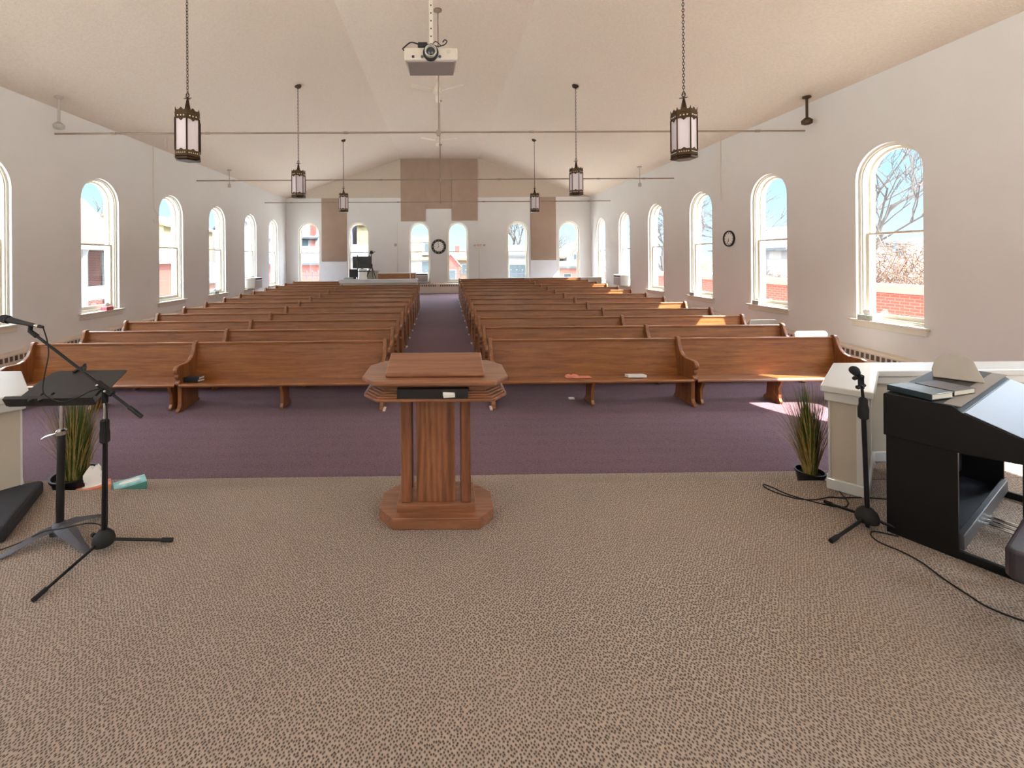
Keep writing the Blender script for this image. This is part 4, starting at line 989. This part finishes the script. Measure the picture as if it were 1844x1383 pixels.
def house(label, x0, x1, y0, y1, ze, zr, wm, rm, ridge='x', wins=(), chim=None, extra=None):
    t = thing('house', label, 'house', ((x0+x1)/2, (y0+y1)/2, GZ), (0,0,0), 'houses outside the windows')
    ox, oy = (x0+x1)/2, (y0+y1)/2; hx, hy = (x1-x0)/2, (y1-y0)/2
    e, r = ze-GZ, zr-GZ
    mb = MB()
    if ridge == 'x': mb.prism([(-hy,0),(hy,0),(hy,e),(0,r),(-hy,e)], 'x', -hx, hx)
    else: mb.prism([(-hx,0),(hx,0),(hx,e),(0,r),(-hx,e)], 'y', -hy, hy)
    mb.build('walls', M[wm], t)
    o = .3
    if ridge == 'x':
        k = (r-e)/hy; P = [(-hy-o, e-o*k), (0, r), (hy+o, e-o*k), (hy+o, e-o*k+.16), (0, r+.17), (-hy-o, e-o*k+.16)]
        MB().prism(P, 'x', -hx-.15, hx+.15).build('roof', M[rm], t)
    else:
        k = (r-e)/hx; P = [(-hx-o, e-o*k), (0, r), (hx+o, e-o*k), (hx+o, e-o*k+.16), (0, r+.17), (-hx-o, e-o*k+.16)]
        MB().prism(P, 'y', -hy-.15, hy+.15).build('roof', M[rm], t)
    for face, u, z, w, h in wins:
        if face == 'S':   # faces the church (-y)
            f = MB().box(u-ox-w/2-.08, u-ox+w/2+.08, -hy-.05, -hy+.02, z-GZ-.08, z-GZ+h+.08).build('window', M['hwhite'], t)
            MB().box(u-ox-w/2, u-ox+w/2, -hy-.06, -hy-.03, z-GZ, z-GZ+h).build('pane', M['hpane'], f)
        else:             # faces +x
            s = 1 if face == 'E' else -1
            f = MB().box(s*hx-.02 if s > 0 else -hx-.05, s*hx+.05 if s > 0 else -hx+.02, u-oy-w/2-.08, u-oy+w/2+.08, z-GZ-.08, z-GZ+h+.08).build('window', M['hwhite'], t)
            MB().box(s*hx+.03 if s > 0 else -hx-.06, s*hx+.06 if s > 0 else -hx-.03, u-oy-w/2, u-oy+w/2, z-GZ, z-GZ+h).build('pane', M['hpane'], f)
    if chim:
        cx_, cy_, w, zt, m = chim
        MB().box(cx_-ox-w/2, cx_-ox+w/2, cy_-oy-w/2, cy_-oy+w/2, e*.6, zt-GZ).build('chimney', M[m], t)
    return t
hA = house('brick porch house with rust shingles outside the second left-hand window', -19, -15, 13.8, 20.2, 2.5, 4.6, 'hbrick', 'shingle', 'y', [('E',17.6,.6,.8,1.5),('E',19.3,.6,.8,1.5),('E',15.5,.6,.8,1.5)])
MB().box(1.9,3.4,-3.1,3.1,3.55,3.75).build('porch_roof', M['hwhite'], hA)
for y in (-2.6,-.4,1.35,2.9): MB().lathe([(.16,0),(.13,.2),(.11,3.3),(.16,3.55)], 12, (3.1,y,0)).build('porch_column', M['hwhite'], hA)
MB().box(2.9,3.1,-3.0,3.0,1.55,2.1).build('porch_railing', M['hwhite'], hA); MB().box(1.9,3.2,-3.1,3.1,0,.7).build('porch_base', M['hbrick'], hA)
house('orange-sided house with white cornice outside the third left-hand window', -19, -14.6, 20.9, 25.6, 1.75, 2.3, 'horange', 'hwhite', 'y', [])
house('tall buff house behind the orange-sided one on the left', -27, -20.2, 31, 37.5, 4.4, 5.4, 'hyellow', 'tanroof', 'y', [('E',32.5,2.4,.9,1.5),('E',35,2.4,.9,1.5)])
house('low brick house with slate roof outside the fourth left-hand window', -19, -14.8, 26.4, 31, .55, 1.6, 'hbrick', 'slate', 'y', [])
house('white house outside the fifth left-hand window', -22, -15.5, 38.5, 48, 3.6, 6.0, 'hwhite', 'slate', 'y', [('E',40,.6,1,1.6),('E',43,.6,1,1.6),('E',46,.6,1,1.6)])
house('tall white house with orange chimney in the leftmost back window', -15.1, -12.9, 44, 52, 4.2, 6.4, 'hwhite', 'slate', 'x', [('S',-14.2,1.6,.7,1.2),('S',-14.2,3.0,.7,.9)], (-13.4,44.2,.5,6.6,'horange'))
house('low brick building with slate roof in the leftmost back window', -15, -9.3, 36, 40, 1.6, 2.9, 'hbrickx', 'slate', 'x', [])
house('lavender-sided house in the second back window from the left', -12.3, -9.75, 46, 52, 6.5, 8, 'hblue', 'slate', 'x', [])
house('buff brick block in the second back window from the left', -9.25, -6.2, 46, 54, 5.6, 6.6, 'hyellow', 'tanroof', 'x', [('S',-8.3,1.8,.7,1.3)])
house('grey-roofed low white garage in the second back window from the left', -8.7, -5.8, 38, 42, 2.0, 3.1, 'hwhite', 'slate', 'x', [])
hD = house('white house with tan roof and dormer left of the clock', -5.3, -.6, 40, 46, 1.95, 4.0, 'hwhite', 'tanroof', 'x', [('S',-3.3,.3,.7,1.3),('S',-1.6,.3,.7,1.3),('S',-4.4,.3,.7,1.3)])
MB().box(1.0,1.95,-3.2,-.6,3.5,5.0).build('dormer', M['hwhite'], hD); MB().box(1.3,1.7,-3.25,-3.18,3.9,4.6).build('dormer_window', M['hpane'], hD)
house('small red brick house with white gable trim right of the clock', -.05, 1.6, 42, 47, 1.3, 2.3, 'hbrickx', 'hwhite', 'y', [('S',.9,-.2,.7,.9)])
house('tan-roofed house with a chimney right of the clock', 1.2, 4.4, 48.2, 54, 1.8, 2.7, 'tanroof', 'tanroof', 'x', [('S',2.6,.2,.8,1)], (1.75,50.5,.5,3.4,'hbrickx'))
house('white garage with bluish door before the bare tree at the back', 5.6, 8.4, 36, 41, 2.1, 2.9, 'hwhite', 'slate', 'x', [('S',6.4,-1.2,1.5,2.5)])
house('white gabled house with two windows in the rightmost back window', 12.3, 16.2, 42, 48, 2.0, 3.4, 'hwhite', 'tanroof', 'y', [('S',13.2,1.7,.4,.5),('S',13.2,.9,.4,.6)])
house('teal-roofed house at the left of the rightmost back window', 8.8, 11.6, 43, 48, 1.6, 2.7, 'hwhite', 'slate', 'x', [])
house('pale brick garage at the bottom of the rightmost back window', 8.6, 12.6, 32, 36, 1.1, 1.4, 'coping', 'slate', 'x', [('S',9.4,-.3,.5,.9)])
house('grey stone-block house beyond the brick wall through the second right-hand window', 23, 30, 28, 36, 2.4, 4.0, 'hstone', 'slate', 'y', [('W',30.4,.6,.8,1.3),('W',32.4,.6,.8,1.3),('W',34.4,.6,.8,1.3)])
house('distant white house through the nearest right-hand window', 46, 54, 41.2, 43.2, 3.0, 3.7, 'hwhite', 'slate', 'y', [('W',42.2,1.8,.8,.8)])
fn = thing('iron_fence', 'black iron picket fence outside the back windows', 'fence', (0, 24, GZ))
mb = MB()
for k in range(52):
    x = -11.5 + k*.32
    mb.tube([(x,0,0),(x,0,1.12-GZ)], .018, 6); mb.ball((x,0,1.15-GZ), .045, n=6)
mb.build('picket', M['fence'], fn)
MB().box(-11.6,5,-.015,.015,.92-GZ,.97-GZ).build('rail', M['fence'], fn)
MB().box(-8.4,-8.15,-.12,.12,0,1.35-GZ).build('gate_post', M['hbrickx'], fn)

# ------------------------------------------------------------------ light
w = bpy.data.worlds.new('World'); scene.world = w; w.use_nodes = True
nt = w.node_tree; bg = nt.nodes['Background']
tc = nt.nodes.new('ShaderNodeTexCoord'); sp = nt.nodes.new('ShaderNodeSeparateXYZ'); nt.links.new(tc.outputs['Generated'], sp.inputs[0])
cr = nt.nodes.new('ShaderNodeValToRGB'); nt.links.new(sp.outputs['Z'], cr.inputs['Fac'])
el = cr.color_ramp.elements
el[0].position = 0; el[0].color = (.62,.80,.92,1)
el[1].position = .5; el[1].color = (.80,.90,1.0,1)
e = el.new(.16); e.color = (.40,.68,.92,1)
nt.links.new(cr.outputs['Color'], bg.inputs['Color']); mr_ = nt.nodes.new('ShaderNodeMapRange'); mr_.interpolation_type = 'SMOOTHSTEP'
for k_, v_ in (('From Min', .24), ('From Max', .5), ('To Min', 1.3), ('To Max', 23.0)): mr_.inputs[k_].default_value = v_
nt.links.new(sp.outputs['Z'], mr_.inputs['Value']); nt.links.new(mr_.outputs['Result'], bg.inputs['Strength'])
sun = bpy.data.lights.new('sun', 'SUN'); sun.energy = 33; sun.color = (1, .93, .82); sun.angle = R(.53)
so = bpy.data.objects.new('sun', sun); COL.objects.link(so)
EL = R(46.6); hd = Vector((-.86, .51, 0)).normalized()
sd = Vector((hd.x*math.cos(EL), hd.y*math.cos(EL), -math.sin(EL)))
so.rotation_euler = sd.to_track_quat('-Z', 'Y').to_euler(); so.location = (12, -6, 14)

# ------------------------------------------------------------------ camera
F, CX, CY, YAW, ROLL = 765.0, 805.0, 468.0, .0103, .0073
cam = bpy.data.cameras.new('camera'); co = bpy.data.objects.new('camera', cam); COL.objects.link(co)
cam.sensor_fit = 'HORIZONTAL'; cam.sensor_width = 36; cam.lens = F/1844*36
cam.shift_x = (922-CX)/1844; cam.shift_y = -(691.5-CY)/1844
cam.clip_start = .05; cam.clip_end = 300
co.matrix_world = Matrix.Translation((0,0,CAMZ)) @ Matrix.Rotation(-YAW, 4, 'Z') @ Matrix.Rotation(R(90), 4, 'X') @ Matrix.Rotation(-ROLL, 4, 'Z')
scene.camera = co
scene.view_settings.view_transform = 'Standard'; scene.view_settings.look = 'None'
scene.view_settings.gamma = 1; scene.view_settings.use_curve_mapping = False
scene.view_settings.exposure = .28
scene.cycles.use_denoising = True
scene.cycles.max_bounces = 10; scene.cycles.diffuse_bounces = 6; scene.cycles.glossy_bounces = 3; scene.cycles.transparent_max_bounces = 12
scene.cycles.caustics_reflective = False; scene.cycles.caustics_refractive = False
scene.cycles.sample_clamp_indirect = 6
